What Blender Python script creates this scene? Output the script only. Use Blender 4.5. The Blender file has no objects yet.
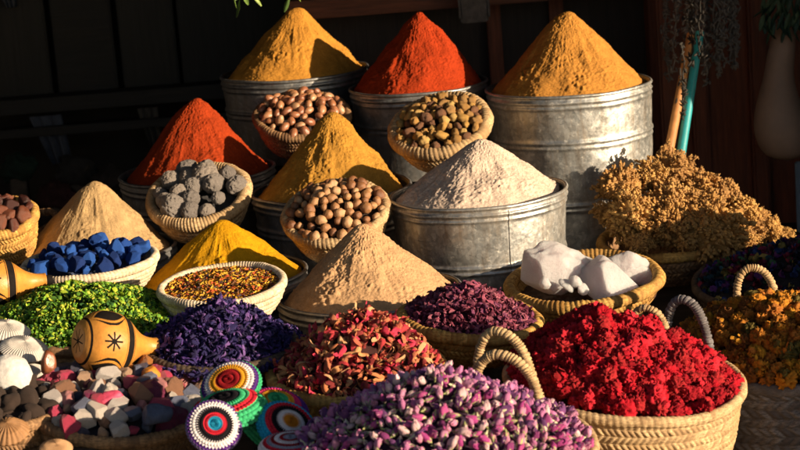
import bpy, math, random
import numpy as np
from mathutils import Vector, Matrix
R = math.radians
random.seed(7); rng = np.random.default_rng(7)
S = bpy.context.scene
COL = S.collection

# ------------------------------------------------------------ camera
cam_d = bpy.data.cameras.new('camera'); cam = bpy.data.objects.new('camera', cam_d); COL.objects.link(cam)
S.camera = cam
cam_d.lens = 85; cam_d.sensor_width = 36; cam_d.clip_start = .05; cam_d.clip_end = 400
PITCH, ROLL, CAMZ = 12.0, 4.5, 1.6
CM = (Matrix.Translation((0, 0, CAMZ)) @ Matrix.Rotation(R(90 - PITCH), 4, 'X') @ Matrix.Rotation(R(-ROLL), 4, 'Z'))
cam.matrix_world = CM
cam_d.dof.use_dof = True; cam_d.dof.focus_distance = 3.95; cam_d.dof.aperture_fstop = 8
FPX = 85 / 36 * 800
S.render.resolution_x, S.render.resolution_y = 1024, 576
# ------------------------------------------------------------ light
SUN_AZ, SUN_EL = 60.0, 11.5      # azimuth to the right of the direction towards the camera
ts = Vector((math.sin(R(SUN_AZ)) * math.cos(R(SUN_EL)), -math.cos(R(SUN_AZ)) * math.cos(R(SUN_EL)), math.sin(R(SUN_EL))))
W = bpy.data.worlds.new('World'); S.world = W; W.use_nodes = True
nt = W.node_tree; nt.nodes.clear()
sky = nt.nodes.new('ShaderNodeTexSky'); sky.sky_type = 'NISHITA'; sky.sun_disc = False
sky.sun_elevation = R(SUN_EL); sky.sun_rotation = math.atan2(ts.x, ts.y)
bg = nt.nodes.new('ShaderNodeBackground'); bg.inputs[1].default_value = 0.05
wo = nt.nodes.new('ShaderNodeOutputWorld')
nt.links.new(sky.outputs[0], bg.inputs[0]); nt.links.new(bg.outputs[0], wo.inputs[0])
sd = bpy.data.lights.new('sun', 'SUN'); sd.energy = 5.0; sd.angle = R(.5); sd.color = (1, .79, .54)
sun = bpy.data.objects.new('sun', sd); COL.objects.link(sun)
sun.rotation_euler = ts.to_track_quat('Z', 'Y').to_euler()
S.view_settings.view_transform = 'Standard'; S.view_settings.look = 'None'
S.view_settings.gamma = 1; S.view_settings.use_curve_mapping = False
S.view_settings.exposure = 1.08
S.cycles.max_bounces = 6

# ------------------------------------------------------------ helpers
CR = CM.to_3x3() @ Vector((1, 0, 0)); CU = CM.to_3x3() @ Vector((0, 1, 0)); CL = Vector((0, 0, CAMZ))
def at(px, py, Y):
    d = CM.to_3x3() @ Vector(((px - 400) / FPX, -(py - 225) / FPX, -1))
    return CL + d * (Y / d.y)
def ppm(P):      # photo pixels per metre at a point
    return FPX / (-(CM.inverted() @ P).z)
def frame(px, py, Y, k=None, th=None):
    O = at(px, py, Y)
    v = (CL - O).normalized()
    if k is None:
        n = Vector((0, 0, 1)); m = CR
    else:
        t = R(th if th is not None else ROLL)
        m = CR * math.cos(t) + CU * math.sin(t); u = -CR * math.sin(t) + CU * math.cos(t)
        u = (u - v * u.dot(v)).normalized()
        n = (u * math.sqrt(1 - k * k) + v * k).normalized()
    x = (m - n * m.dot(n)).normalized(); y = n.cross(x)
    M = Matrix((x, y, n)).transposed().to_4x4(); M.translation = O
    return M

def _h(ix, iy, iz, s):
    n = (ix * 374761393 + iy * 668265263 + iz * 2147483647 + s * 974634777) & 0xffffffff
    n = ((n ^ (n >> 13)) * 1274126177) & 0xffffffff
    n = ((n ^ (n >> 16)) * 2246822519) & 0xffffffff
    return ((n >> 8) & 0xffff) / 32767.5 - 1
def vn(p, sc, seed=0):
    p = np.asarray(p, float) * sc
    i = np.floor(p).astype(np.int64); f = p - i; f = f * f * (3 - 2 * f)
    o = 0
    for a in (0, 1):
        for b in (0, 1):
            for c in (0, 1):
                w = (f[..., 0] if a else 1 - f[..., 0]) * (f[..., 1] if b else 1 - f[..., 1]) * (f[..., 2] if c else 1 - f[..., 2])
                o = o + w * _h(i[..., 0] + a, i[..., 1] + b, i[..., 2] + c, seed)
    return o
def fbm(p, sc, oct=3, seed=0):
    o = 0; a = 1
    for q in range(oct):
        o = o + a * vn(p, sc * 2 ** q, seed + q * 17); a *= .5
    return o

def props(o, label=None, cat=None, group=None, kind=None):
    if label: o['label'] = label
    if cat: o['category'] = cat
    if group: o['group'] = group
    if kind: o['kind'] = kind
    return o
def mesh(name, V, F, mats, mi=None, smooth=True, tone=None):
    """V (n,3); F array (m,4) quads or (m,3) tris, or a list of such arrays"""
    me = bpy.data.meshes.new(name)
    Fs = F if isinstance(F, list) else [F]
    V = np.asarray(V, np.float32)
    me.vertices.add(len(V)); me.vertices.foreach_set('co', V.ravel())
    loops = np.concatenate([f.ravel() for f in Fs]).astype(np.int32)
    tot = np.concatenate([np.full(len(f), f.shape[1]) for f in Fs]).astype(np.int32)
    st = np.concatenate([[0], np.cumsum(tot)[:-1]]).astype(np.int32)
    me.loops.add(len(loops)); me.loops.foreach_set('vertex_index', loops)
    me.polygons.add(len(tot)); me.polygons.foreach_set('loop_start', st)
    try: me.polygons.foreach_set('loop_total', tot)
    except Exception: pass
    for m in (mats if isinstance(mats, (list, tuple)) else [mats]): me.materials.append(m)
    if mi is not None: me.polygons.foreach_set('material_index', np.asarray(mi, np.int32))
    me.polygons.foreach_set('use_smooth', np.full(len(tot), bool(smooth)))
    if tone is not None:
        at_ = me.attributes.new('tone', 'FLOAT', 'POINT'); at_.data.foreach_set('value', np.asarray(tone, np.float32))
    me.update(calc_edges=True); me.validate()
    return me
def obj(name, me, parent=None, M=None):
    o = bpy.data.objects.new(name, me); COL.objects.link(o)
    if parent is not None: o.parent = parent
    if M is not None: o.matrix_basis = M
    return o
def empty(name, M=None, **kw):
    o = bpy.data.objects.new(name, None); COL.objects.link(o); o.empty_display_size = .05
    if M is not None: o.matrix_basis = M
    return props(o, **kw)
def grid_faces(nu, nv, cu=False, cv=False):
    a = np.arange(nu if cu else nu - 1); b = np.arange(nv if cv else nv - 1)
    A, B = np.meshgrid(a, b, indexing='ij'); A1 = (A + 1) % nu; B1 = (B + 1) % nv
    return np.stack([A * nv + B, A1 * nv + B, A1 * nv + B1, A * nv + B1], -1).reshape(-1, 4)
def lathe(prof, n, disp=None):
    """prof (m,2) r,z ; returns V,F (closed around, angle is the first index)"""
    prof = np.asarray(prof, float); th = np.linspace(0, 2 * np.pi, n, endpoint=False)
    r = prof[None, :, 0] + np.zeros((n, 1)); z = prof[None, :, 1] + np.zeros((n, 1))
    if disp is not None:
        d = np.gradient(prof, axis=0); L = np.hypot(d[:, 0], d[:, 1]) + 1e-9
        nr, nz = d[:, 1] / L, -d[:, 0] / L
        D = disp(th[:, None], np.arange(len(prof))[None, :])
        r = r + D * nr; z = z + D * nz
    V = np.stack([r * np.cos(th)[:, None], r * np.sin(th)[:, None], z], -1).reshape(-1, 3)
    return V, grid_faces(n, len(prof), cu=True)[:, ::-1][:, [0, 1, 2, 3]]
def resample(pts, n):
    pts = np.asarray(pts, float); s = np.concatenate([[0], np.cumsum(np.hypot(*np.diff(pts, axis=0).T))])
    t = np.linspace(0, s[-1], n); return np.stack([np.interp(t, s, pts[:, 0]), np.interp(t, s, pts[:, 1])], -1)
def bez(P, n):   # catmull-rom through points (k,3)
    P = np.asarray(P, float); Q = np.vstack([2 * P[0] - P[1], P, 2 * P[-1] - P[-2]]); out = []
    for i in range(1, len(Q) - 2):
        t = np.linspace(0, 1, n, endpoint=False)[:, None]
        a, b, c, d = Q[i - 1:i + 3]
        out.append(.5 * ((2 * b) + (c - a) * t + (2 * a - 5 * b + 4 * c - d) * t ** 2 + (3 * b - a - 3 * c + d) * t ** 3))
    out.append(P[-1:]); return np.vstack(out)
def tube(path, rad, n=12, disp=None, cap=True):
    path = np.asarray(path, float); m = len(path)
    T = np.gradient(path, axis=0); T /= np.linalg.norm(T, axis=1)[:, None] + 1e-12
    up = np.array([0, 0, 1.]) if abs(T[0, 2]) < .9 else np.array([1., 0, 0])
    N = np.cross(T[0], up); N /= np.linalg.norm(N); Ns = [N]
    for i in range(1, m):
        N = N - T[i] * N.dot(T[i]); N /= np.linalg.norm(N); Ns.append(N)
    Ns = np.array(Ns); Bs = np.cross(T, Ns)
    rad = np.broadcast_to(rad, (m,)); th = np.linspace(0, 2 * np.pi, n, endpoint=False)
    rr = rad[:, None] + np.zeros((1, n))
    s = np.concatenate([[0], np.cumsum(np.linalg.norm(np.diff(path, axis=0), axis=1))])
    if disp is not None: rr = rr + disp(s[:, None], th[None, :])
    V = path[:, None] + rr[..., None] * (np.cos(th)[None, :, None] * Ns[:, None] + np.sin(th)[None, :, None] * Bs[:, None])
    F = grid_faces(m, n, cv=True)
    V = V.reshape(-1, 3)
    if cap:
        c0, c1 = len(V), len(V) + 1; V = np.vstack([V, path[:1], path[-1:]])
        j = np.arange(n); j1 = (j + 1) % n
        F = [F, np.stack([np.full(n, c0), j1, j], -1), np.stack([np.full(n, c1), (m - 1) * n + j, (m - 1) * n + j1], -1)]
    return V, F
def box(sx, sy, sz, c=(0, 0, 0), bev=.004):
    import bmesh
    bm = bmesh.new(); bmesh.ops.create_cube(bm, size=1)
    for v in bm.verts: v.co = Vector((v.co.x * sx, v.co.y * sy, v.co.z * sz)) + Vector(c)
    if bev: bmesh.ops.bevel(bm, geom=list(bm.edges), offset=bev, segments=2, affect='EDGES')
    return bm
def boxobj(name, mat, sx, sy, sz, loc=(0, 0, 0), parent=None, bev=.004, M=None):
    bm = box(sx, sy, sz, (0, 0, 0), bev); me = bpy.data.meshes.new(name); bm.to_mesh(me); bm.free()
    me.materials.append(mat); return obj(name, me, parent, M if M is not None else Matrix.Translation(loc))
def ico(sub=2):
    import bmesh
    bm = bmesh.new(); bmesh.ops.create_icosphere(bm, subdivisions=sub, radius=1)
    V = np.array([v.co[:] for v in bm.verts]); F = np.array([[v.index for v in f.verts] for f in bm.faces]); bm.free()
    return V, F
def join(parts):
    """parts: list of (V, F or [F..], matindex)"""
    Vs = []; Q = []; T = []; mq = []; mt = []; n = 0
    for V, F, m in parts:
        for f in (F if isinstance(F, list) else [F]):
            if f.shape[1] == 4: Q.append(f + n); mq.append(np.full(len(f), m) if np.isscalar(m) else m)
            else: T.append(f + n); mt.append(np.full(len(f), m) if np.isscalar(m) else m)
        Vs.append(V); n += len(V)
    Fs = []; mi = []
    if Q: Fs.append(np.vstack(Q)); mi.append(np.concatenate(mq))
    if T: Fs.append(np.vstack(T)); mi.append(np.concatenate(mt))
    return np.vstack(Vs), Fs, np.concatenate(mi)

# ------------------------------------------------------------ materials
class MT:
    def __init__(s, name, rough=.7, metal=0, spec=.5):
        s.m = bpy.data.materials.new(name); s.m.use_nodes = True; s.t = s.m.node_tree
        s.b = s.t.nodes['Principled BSDF']; s.b.inputs['Roughness'].default_value = rough
        s.b.inputs['Metallic'].default_value = metal; s.b.inputs['Specular IOR Level'].default_value = spec
        s.co = s.t.nodes.new('ShaderNodeTexCoord').outputs['Object']
    def n(s, ty, **kw):
        nd = s.t.nodes.new(ty)
        for k, v in kw.items():
            if k.startswith('i_'):
                nd.inputs[int(k[2:]) if k[2:].isdigit() else k[2:].replace('_', ' ')].default_value = v
            else: setattr(nd, k, v)
        return nd
    def l(s, a, b): s.t.links.new(a, b)
    def noise(s, sc, det=4, rough=.6, co=None):
        nd = s.n('ShaderNodeTexNoise', i_Scale=sc, i_Detail=det, i_Roughness=rough); s.l(co or s.co, nd.inputs['Vector']); return nd.outputs['Fac']
    def ramp(s, fac, stops, interp='LINEAR'):
        nd = s.n('ShaderNodeValToRGB'); r = nd.color_ramp; r.interpolation = interp
        while len(r.elements) > 1: r.elements.remove(r.elements[-1])
        r.elements[0].position = stops[0][0]; r.elements[0].color = (*stops[0][1], 1)
        for p, c in stops[1:]:
            e = r.elements.new(p); e.color = (*c, 1)
        s.l(fac, nd.inputs[0]); return nd.outputs[0]
    def math(s, op, a, b=0.5):
        nd = s.n('ShaderNodeMath', operation=op)
        for i, v in enumerate((a, b)):
            if isinstance(v, (int, float)): nd.inputs[i].default_value = v
            else: s.l(v, nd.inputs[i])
        return nd.outputs[0]
    def mix(s, fac, a, b, mode='MIX'):
        nd = s.n('ShaderNodeMix', data_type='RGBA', blend_type=mode)
        for i, v in ((0, fac), (6, a), (7, b)):
            if isinstance(v, (int, float)): nd.inputs[i].default_value = v
            elif isinstance(v, tuple): nd.inputs[i].default_value = (*v, 1)
            else: s.l(v, nd.inputs[i])
        return nd.outputs[2]
    def base(s, c):
        if isinstance(c, tuple): s.b.inputs['Base Color'].default_value = (*c, 1)
        else: s.l(c, s.b.inputs['Base Color'])
        return s
    def bump(s, h, strength=.5, dist=.002, prev=None):
        nd = s.n('ShaderNodeBump'); nd.inputs['Strength'].default_value = strength; nd.inputs['Distance'].default_value = dist
        s.l(h, nd.inputs['Height'])
        if prev is not None: s.l(prev, nd.inputs['Normal'])
        s.l(nd.outputs[0], s.b.inputs['Normal']); return nd.outputs[0]
def mul(c, f): return tuple(min(1, x * f) for x in c)

def m_powder(name, c, c2=None):
    t = MT(name, .95, 0, .1); c2 = c2 or mul(c, .66)
    f = t.noise(38, 6, .75); g = t.noise(420, 3, .7)
    col = t.mix(t.ramp(f, [(.35, (0,) * 3), (.68, (1,) * 3)]), c2, c)
    col = t.mix(t.ramp(g, [(.32, (1,) * 3), (.46, (0,) * 3)]), col, mul(c, .5))
    t.base(col); b = t.bump(t.noise(260, 4, .8), .8, .004); t.bump(t.noise(800, 2, .6), .6, .0015, b)
    return t.m
def m_palette(name, cols, rough=.7, spec=.3, spots=None, bumps=(120, .5, .002), sss=0, trans=0, isl=.35):
    t = MT(name, rough, 0, spec)
    oi = t.n('ShaderNodeObjectInfo').outputs['Random']; gi = t.n('ShaderNodeNewGeometry').outputs['Random Per Island']
    f = t.math('FRACT', t.math('ADD', oi, t.math('MULTIPLY', gi, isl)))
    n = len(cols); col = t.ramp(f, [(i / n, c) for i, c in enumerate(cols)], 'CONSTANT' if n > 2 else 'LINEAR')
    v = t.ramp(t.noise(55, 4, .7), [(.3, (.55,) * 3), (.7, (1.15,) * 3)])
    col = t.mix(1.0, col, v, 'MULTIPLY')
    if spots: col = t.mix(t.ramp(t.noise(spots[1], 3, .6), [(spots[2], (0,) * 3), (spots[2] + .08, (1,) * 3)]), col, spots[0])
    t.base(col)
    if bumps: t.bump(t.noise(bumps[0], 4, .7), bumps[1], bumps[2])
    if sss: t.b.inputs['Subsurface Weight'].default_value = sss; t.b.inputs['Subsurface Radius'].default_value = (.02, .012, .01); t.b.inputs['Subsurface Scale'].default_value = .5
    if trans: t.b.inputs['Transmission Weight'].default_value = trans
    return t.m
def m_straw(name, c, c2, dark):
    t = MT(name, .75, 0, .25)
    a = t.n('ShaderNodeAttribute', attribute_name='tone').outputs['Fac']
    col = t.ramp(a, [(0, c2), (.5, c), (1, mul(c, 1.25))])
    sc = t.n('ShaderNodeMapping'); t.l(t.co, sc.inputs[0]); sc.inputs['Scale'].default_value = (1, 1, 4)
    col = t.mix(t.ramp(t.noise(90, 5, .8, sc.outputs[0]), [(.42, (0,) * 3), (.62, (1,) * 3)]), col, mul(c2, .75))
    col = t.mix(t.ramp(t.noise(9, 3, .6), [(.5, (0,) * 3), (.75, (1,) * 3)]), col, dark)
    t.base(col); t.bump(t.noise(330, 4, .8), .7, .0015); return t.m
def m_tin(name, shade_mix=0.):
    t = MT(name, .4, .82)
    vo = t.n('ShaderNodeTexVoronoi', i_Scale=105.); nz = t.n('ShaderNodeTexNoise', i_Scale=14., i_Detail=4.)
    mp = t.n('ShaderNodeMix', data_type='VECTOR'); mp.inputs[0].default_value = .06
    t.l(t.co, mp.inputs[4]); t.l(t.co, nz.inputs['Vector']); t.l(nz.outputs['Color'], mp.inputs[5]); t.l(mp.outputs[1], vo.inputs['Vector'])
    bw = t.n('ShaderNodeRGBToBW'); t.l(vo.outputs['Color'], bw.inputs[0])
    col = t.ramp(bw.outputs[0], [(.1, (.30, .31, .31)), (.9, (.50, .50, .49))])
    st = t.noise(9, 6, .75)
    col = t.mix(t.ramp(st, [(.5, (0,) * 3), (.72, (.75,) * 3)]), col, (.20, .16, .12))
    wh = t.noise(60, 5, .8)
    col = t.mix(t.ramp(wh, [(.57, (0,) * 3), (.66, (.8,) * 3)]), col, (.75, .72, .66))
    mp2 = t.n('ShaderNodeMapping'); t.l(t.co, mp2.inputs[0]); mp2.inputs['Scale'].default_value = (6, 6, .7)
    dr = t.noise(9, 5, .7, mp2.outputs[0])
    col = t.mix(t.ramp(dr, [(.48, (0,) * 3), (.66, (.7,) * 3)]), col, (.30, .25, .2))
    if shade_mix: col = t.mix(shade_mix, col, (.12, .12, .13))  # mixes shade into the steel colour
    t.base(col)
    t.l(t.ramp(wh, [(.3, (.30,) * 3), (.7, (.62,) * 3)]), t.b.inputs['Roughness'])
    t.l(t.ramp(st, [(.45, (.85,) * 3), (.72, (.35,) * 3)]), t.b.inputs['Metallic'])
    b = t.bump(t.noise(22, 3, .6), .35, .006); t.bump(bw.outputs[0], .12, .001, b); return t.m
def m_plain(name, c, rough=.7, sc=30, var=.6, bump=.3, metal=0, spec=.4):
    t = MT(name, rough, metal, spec)
    t.base(t.mix(t.ramp(t.noise(sc, 5, .7), [(.3, (0,) * 3), (.7, (1,) * 3)]), mul(c, var), c))
    if bump: t.bump(t.noise(sc * 5, 4, .7), bump, .002)
    return t.m
def m_wood(name, c, scale=(1, 1, 1), rough=.55):
    t = MT(name, rough, 0, .4)
    mp = t.n('ShaderNodeMapping'); t.l(t.co, mp.inputs[0]); mp.inputs['Scale'].default_value = scale
    f = t.noise(9, 8, .75, mp.outputs[0])
    t.base(t.mix(t.ramp(f, [(.35, (0,) * 3), (.65, (1,) * 3)]), mul(c, .4), c)); t.bump(f, .5, .004); return t.m

M_tin = m_tin('galvanised_steel'); M_tinshade = m_tin('shaded_galvanised_steel', .45)  # second steel has shade put into its colour for the darker tins
M_straw = m_straw('pale_straw', (.50, .35, .19), (.32, .20, .10), (.35, .22, .10))
M_cream = m_straw('cream_straw', (.72, .60, .44), (.52, .40, .27), (.45, .34, .22))
M_gold = m_straw('golden_straw', (.56, .33, .09), (.34, .17, .04), (.26, .13, .04))
M_brown = m_straw('brown_palm_straw', (.30, .17, .08), (.17, .09, .045), (.10, .055, .03))
M_dark = m_straw('dark_dyed_straw', (.11, .075, .05), (.06, .04, .03), (.04, .028, .02))
M_grey = m_straw('grey_weathered_straw', (.17, .155, .16), (.08, .07, .075), (.10, .09, .09))

# ------------------------------------------------------------ setting
M_ground = m_plain('packed_earth', (.20, .15, .11), .95, 6, .6, .5)
V = np.array([[-60, -60, 0], [60, -60, 0], [60, 60, 0], [-60, 60, 0]], float)
g = obj('ground', mesh('ground', V, np.array([[0, 1, 2, 3]]), M_ground, smooth=False)); props(g, kind='structure')
M_wall = m_plain('shade_dark_plaster', (.035, .028, .024), .9, 5, .5, .4)  # base colour made dark to hold the background's deep shade
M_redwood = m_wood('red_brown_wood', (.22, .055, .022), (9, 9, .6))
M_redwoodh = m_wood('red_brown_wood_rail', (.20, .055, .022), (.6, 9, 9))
M_blackwood = m_wood('shade_dark_wood', (.012, .009, .008), (.6, 9, 9))  # near-black base holds the shade at the back of the stall
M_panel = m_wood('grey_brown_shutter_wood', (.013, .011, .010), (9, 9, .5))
def thingbox(name, mat, size, loc, label, cat, bev=.004):
    return props(boxobj(name, mat, *size, loc=loc, bev=bev), label, cat)
thingbox('back_wall', M_wall, (4.4, .1, 2.4), (0, 6.75, 1.2), 'shade-dark wall closing the back of the stall', 'wall')
thingbox('added_left_wall', M_wall, (.1, 3.6, 2.4), (-2.0, 4.95, 1.2), 'added unseen wall at the left that cuts sky light', 'wall')  # added out of view to cut sky light from the left
thingbox('added_shade_wall', M_wall, (.1, 2.22, 2.4), (1.56, 5.81, 1.2), 'added unseen wall at the right that shades the background', 'wall')  # added out of view, placed to keep sun off the background
thingbox('added_shade_roof', M_blackwood, (5.2, 3.5, .06), (0, 5.15, 2.25), 'added unseen board roof that blocks sky light over the stall', 'roof')  # added out of view to block sky light over the rear

# background cupboard at the right: a panelled red-brown door
cb = empty('cupboard_door', Matrix.Translation((0, 5.78, 0)), label='red-brown panelled wooden door in the shade behind the tallest tin', cat='door')
def pt(px, py, Y=5.78): p = at(px, py, Y); return p
for a, b, mt in ((662, 700, M_redwood), (702, 757, M_redwood), (760, 815, M_redwood)):
    xa, xb = pt(a, 120).x, pt(b, 120).x
    boxobj('panel', mt, xb - xa, .03, 1.9, ((xa + xb) / 2, .02, .95), cb, .008)
for a in (700, 758):
    xa = pt(a, 120).x; boxobj('stile', M_redwood, .05, .05, 1.9, (xa, -.005, .95), cb, .008)
# rail across the top, dark recess behind the tins
cab = empty('wooden_cabinet', Matrix.Translation((0, 6.0, 0)), label='dark wooden cabinet with a red-brown rail above the upper tins', cat='cabinet')
xl, xr = at(285, 5, 5.95).x, at(657, 5, 5.95).x
zr = at(470, -2, 5.95).z
boxobj('rail', M_redwoodh, xr - xl, .06, .06, ((xl + xr) / 2, -.05, zr + .005), cab)
boxobj('back_panel', m_wood('cabinet_back', (.03, .014, .01), (9, 9, .5)), xr - xl, .03, 1.2, ((xl + xr) / 2, .14, .6), cab)
for a in (497, 560):
    boxobj('upright', M_redwood, .045, .03, 1.05, (at(a, 60, 6.05).x, .09, .52), cab)
boxobj('upright', M_redwood, .06, .1, 1.6, (at(660, 60, 5.95).x, 0, .8), cab)
# metal plate hanging from the rail
pl = empty('hanging_metal_plate', frame(474, 8, 5.84), label='small rusty metal plate hanging under the top rail between two powder cones', cat='metal plate')
M_rust = m_plain('rusty_metal', (.16, .13, .12), .6, 40, .4, .6, .4)
boxobj('plate', M_rust, .085, .012, .09, (0, 0, 0), pl)
for s in (-1, 1): boxobj('hook', M_rust, .007, .01, .12, (s * .045, -.006, .03), pl, .001)

# left background: shutters and shelf
sh = empty('shuttered_cupboard', Matrix.Translation((-1.2, 6.56, 0)), label='almost black shuttered cupboard in the shade at upper left', cat='cupboard')
for a, b in ((-60, 50), (56, 116), (122, 178), (182, 290)):
    xa, xb = at(a, 60, 6.56).x + 1.2, at(b, 60, 6.56).x + 1.2
    boxobj('panel', M_panel if a != 56 else M_blackwood, xb - xa, .03, .75, ((xa + xb) / 2, 0, at(100, 60, 6.56).z + .22), sh, .006)
z9 = at(100, 98, 6.5).z
boxobj('ledge', M_blackwood, 1.6, .12, .05, (.1, -.08, z9), sh)
boxobj('ledge', M_blackwood, 1.6, .09, .03, (.1, -.10, z9 - .09), sh)
M_clothb = m_plain('grey_blue_cloth', (.06, .07, .10), .9, 20, .6, .4)
def cloth(px, py, Y, w, h, mat, label, lean=0.):
    n, m = 26, 34; u = np.linspace(-.5, .5, n); v = np.linspace(0, 1, m); U, Vv = np.meshgrid(u, v, indexing='ij')
    x = U * w * (1 - .35 * Vv) + lean * Vv * w; z = -Vv * h; y = .010 * np.sin(U * 17 + 1.5 * Vv) * (0.4 + Vv)
    P = np.stack([x, y, z], -1).reshape(-1, 3); F = grid_faces(n, m)
    P2 = P + [0, .006, 0]; Vt = np.vstack([P, P2]); o = obj('hanging_cloth', mesh('hanging_cloth', Vt, np.vstack([F, F[:, ::-1] + len(P)]), mat), None, Matrix.Translation(at(px, py, Y)))
    props(o, label, 'cloth'); return o
cloth(45, 116, 6.45, .11, .17, M_clothb, 'grey-blue cloth hanging below the ledge in the upper left shade', .4)
cloth(147, 108, 6.45, .07, .13, m_plain('brown_cloth', (.06, .055, .05), .9, 20, .6, .4), 'small dark grey cloth hanging left of the left red powder cone', .3)
cloth(8, -4, 6.5, .05, .04, M_clothb, 'scrap of pale blue cloth in the extreme upper left corner', .2)
M_blueboard = m_plain('pale_blue_paint', (.22, .30, .40), .7, 20, .7, .3)
thingbox('painted_board', M_blueboard, (.03, .02, .22), tuple(at(801, 197, 5.6)), 'pale blue painted board upright at the extreme right edge', 'board')

# ------------------------------------------------------------ display table and its steps
M_table = m_wood('old_table_wood', (.075, .05, .035), (.6, 9, 9))
tb = empty('display_table', Matrix.Translation((.1, 4.45, 0)), label='low dark wooden table carrying all the baskets and tins of spice', cat='table')
boxobj('tabletop', M_table, 3.0, 3.5, .04, (0, 0, .26), tb)
for sx in (-1, 1):
    for sy in (-1, 1): boxobj('leg', M_table, .07, .07, .239, (sx * 1.4, sy * 1.65, .12), tb)
def step(P, side):        # wooden block on the table that carries a tin or basket whose underside is at P
    h = P.z - .283
    if h < .015: return
    boxobj('step', M_table, side, side, h, (P.x - .1, P.y - 4.45, .2815 + h / 2), tb)

# ------------------------------------------------------------ tins with powder
def tin(px, py, hw, Y, H, label, mat=M_tin, taper=.06, bands=(.0, .09, .33), seam=None):
    M = frame(px, py, Y); Rr = hw / ppm(M.translation)
    root = empty('metal_tin', Matrix.Translation((0, 0, -H)) @ M, label=label, cat='tin', group='galvanised tins heaped with powder')
    n = 200; m = 130
    zz = np.linspace(0, H - .006, m); base = Rr * (1 - taper * (1 - zz / H))
    d = np.zeros(m)
    for i, b in enumerate(bands):
        zc = H - .02 - b
        d += .0045 * np.exp(-((zz - zc) / .0045) ** 2) + .003 * np.exp(-((zz - zc + .014) / .004) ** 2)
    outer = np.stack([base + d, zz], -1)
    inner = np.stack([base - .003 + d * .6, zz], -1)[::-1]
    prof = np.vstack([[[.001, 0]], outer, inner + [0, .0001], [[.001, .003]]])
    V, F = lathe(prof, n)
    ang = np.arctan2(V[:, 1], V[:, 0]); rr = np.hypot(V[:, 0], V[:, 1])
    sd_ = int(px)
    dent = .0022 * vn(np.stack([np.cos(ang) * 2, np.sin(ang) * 2, V[:, 2] * 9], -1), 1.6, sd_) + .0012 * vn(np.stack([np.cos(ang), np.sin(ang), V[:, 2] * 4], -1), 6, sd_)
    V[:, :2] *= (1 + dent / np.maximum(rr, .05))[:, None]
    V[:, 2] += .0025 * vn(np.stack([np.cos(ang), np.sin(ang), ang * 0], -1), 1.7, sd_) * (V[:, 2] > H * .6)
    obj('body', mesh('tin_body', V, F, mat), root)
    a = np.linspace(0, 2 * np.pi, n, endpoint=False)
    q = np.linspace(0, 2 * np.pi, 10, endpoint=False)
    A, Q = np.meshgrid(a, q, indexing='ij'); rx = Rr + .0005 + .0045 * np.cos(Q)
    wv = .0025 * vn(np.stack([np.cos(A), np.sin(A), A * 0], -1), 1.7, sd_)
    V = np.stack([rx * np.cos(A), rx * np.sin(A), H - .004 + .0045 * np.sin(Q) + wv], -1).reshape(-1, 3)
    obj('rim', mesh('tin_rim', V, grid_faces(n, 10, True, True), mat), root)
    if seam is not None:
        sa = R(seam); zs = np.linspace(.01, H - .012, 60)
        rs = Rr * (1 - taper * (1 - zs / H)) + np.interp(zs, zz, d)
        w = np.array([-.005, -.0042, .0042, .005]); ex = np.array([.0002, .0012, .0012, .0002])
        V = np.stack([np.cos(sa + w[None] / Rr) * (rs[:, None] + ex[None]), np.sin(sa + w[None] / Rr) * (rs[:, None] + ex[None]), zs[:, None] + 0 * w[None]], -1).reshape(-1, 3)
        obj('seam', mesh('tin_seam', V, grid_faces(60, 4)[:, ::-1], mat, smooth=False), root)
    step((Matrix.Translation((0, 0, -H - .002)) @ M).translation, Rr * 1.25)
    return M, Rr
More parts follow.
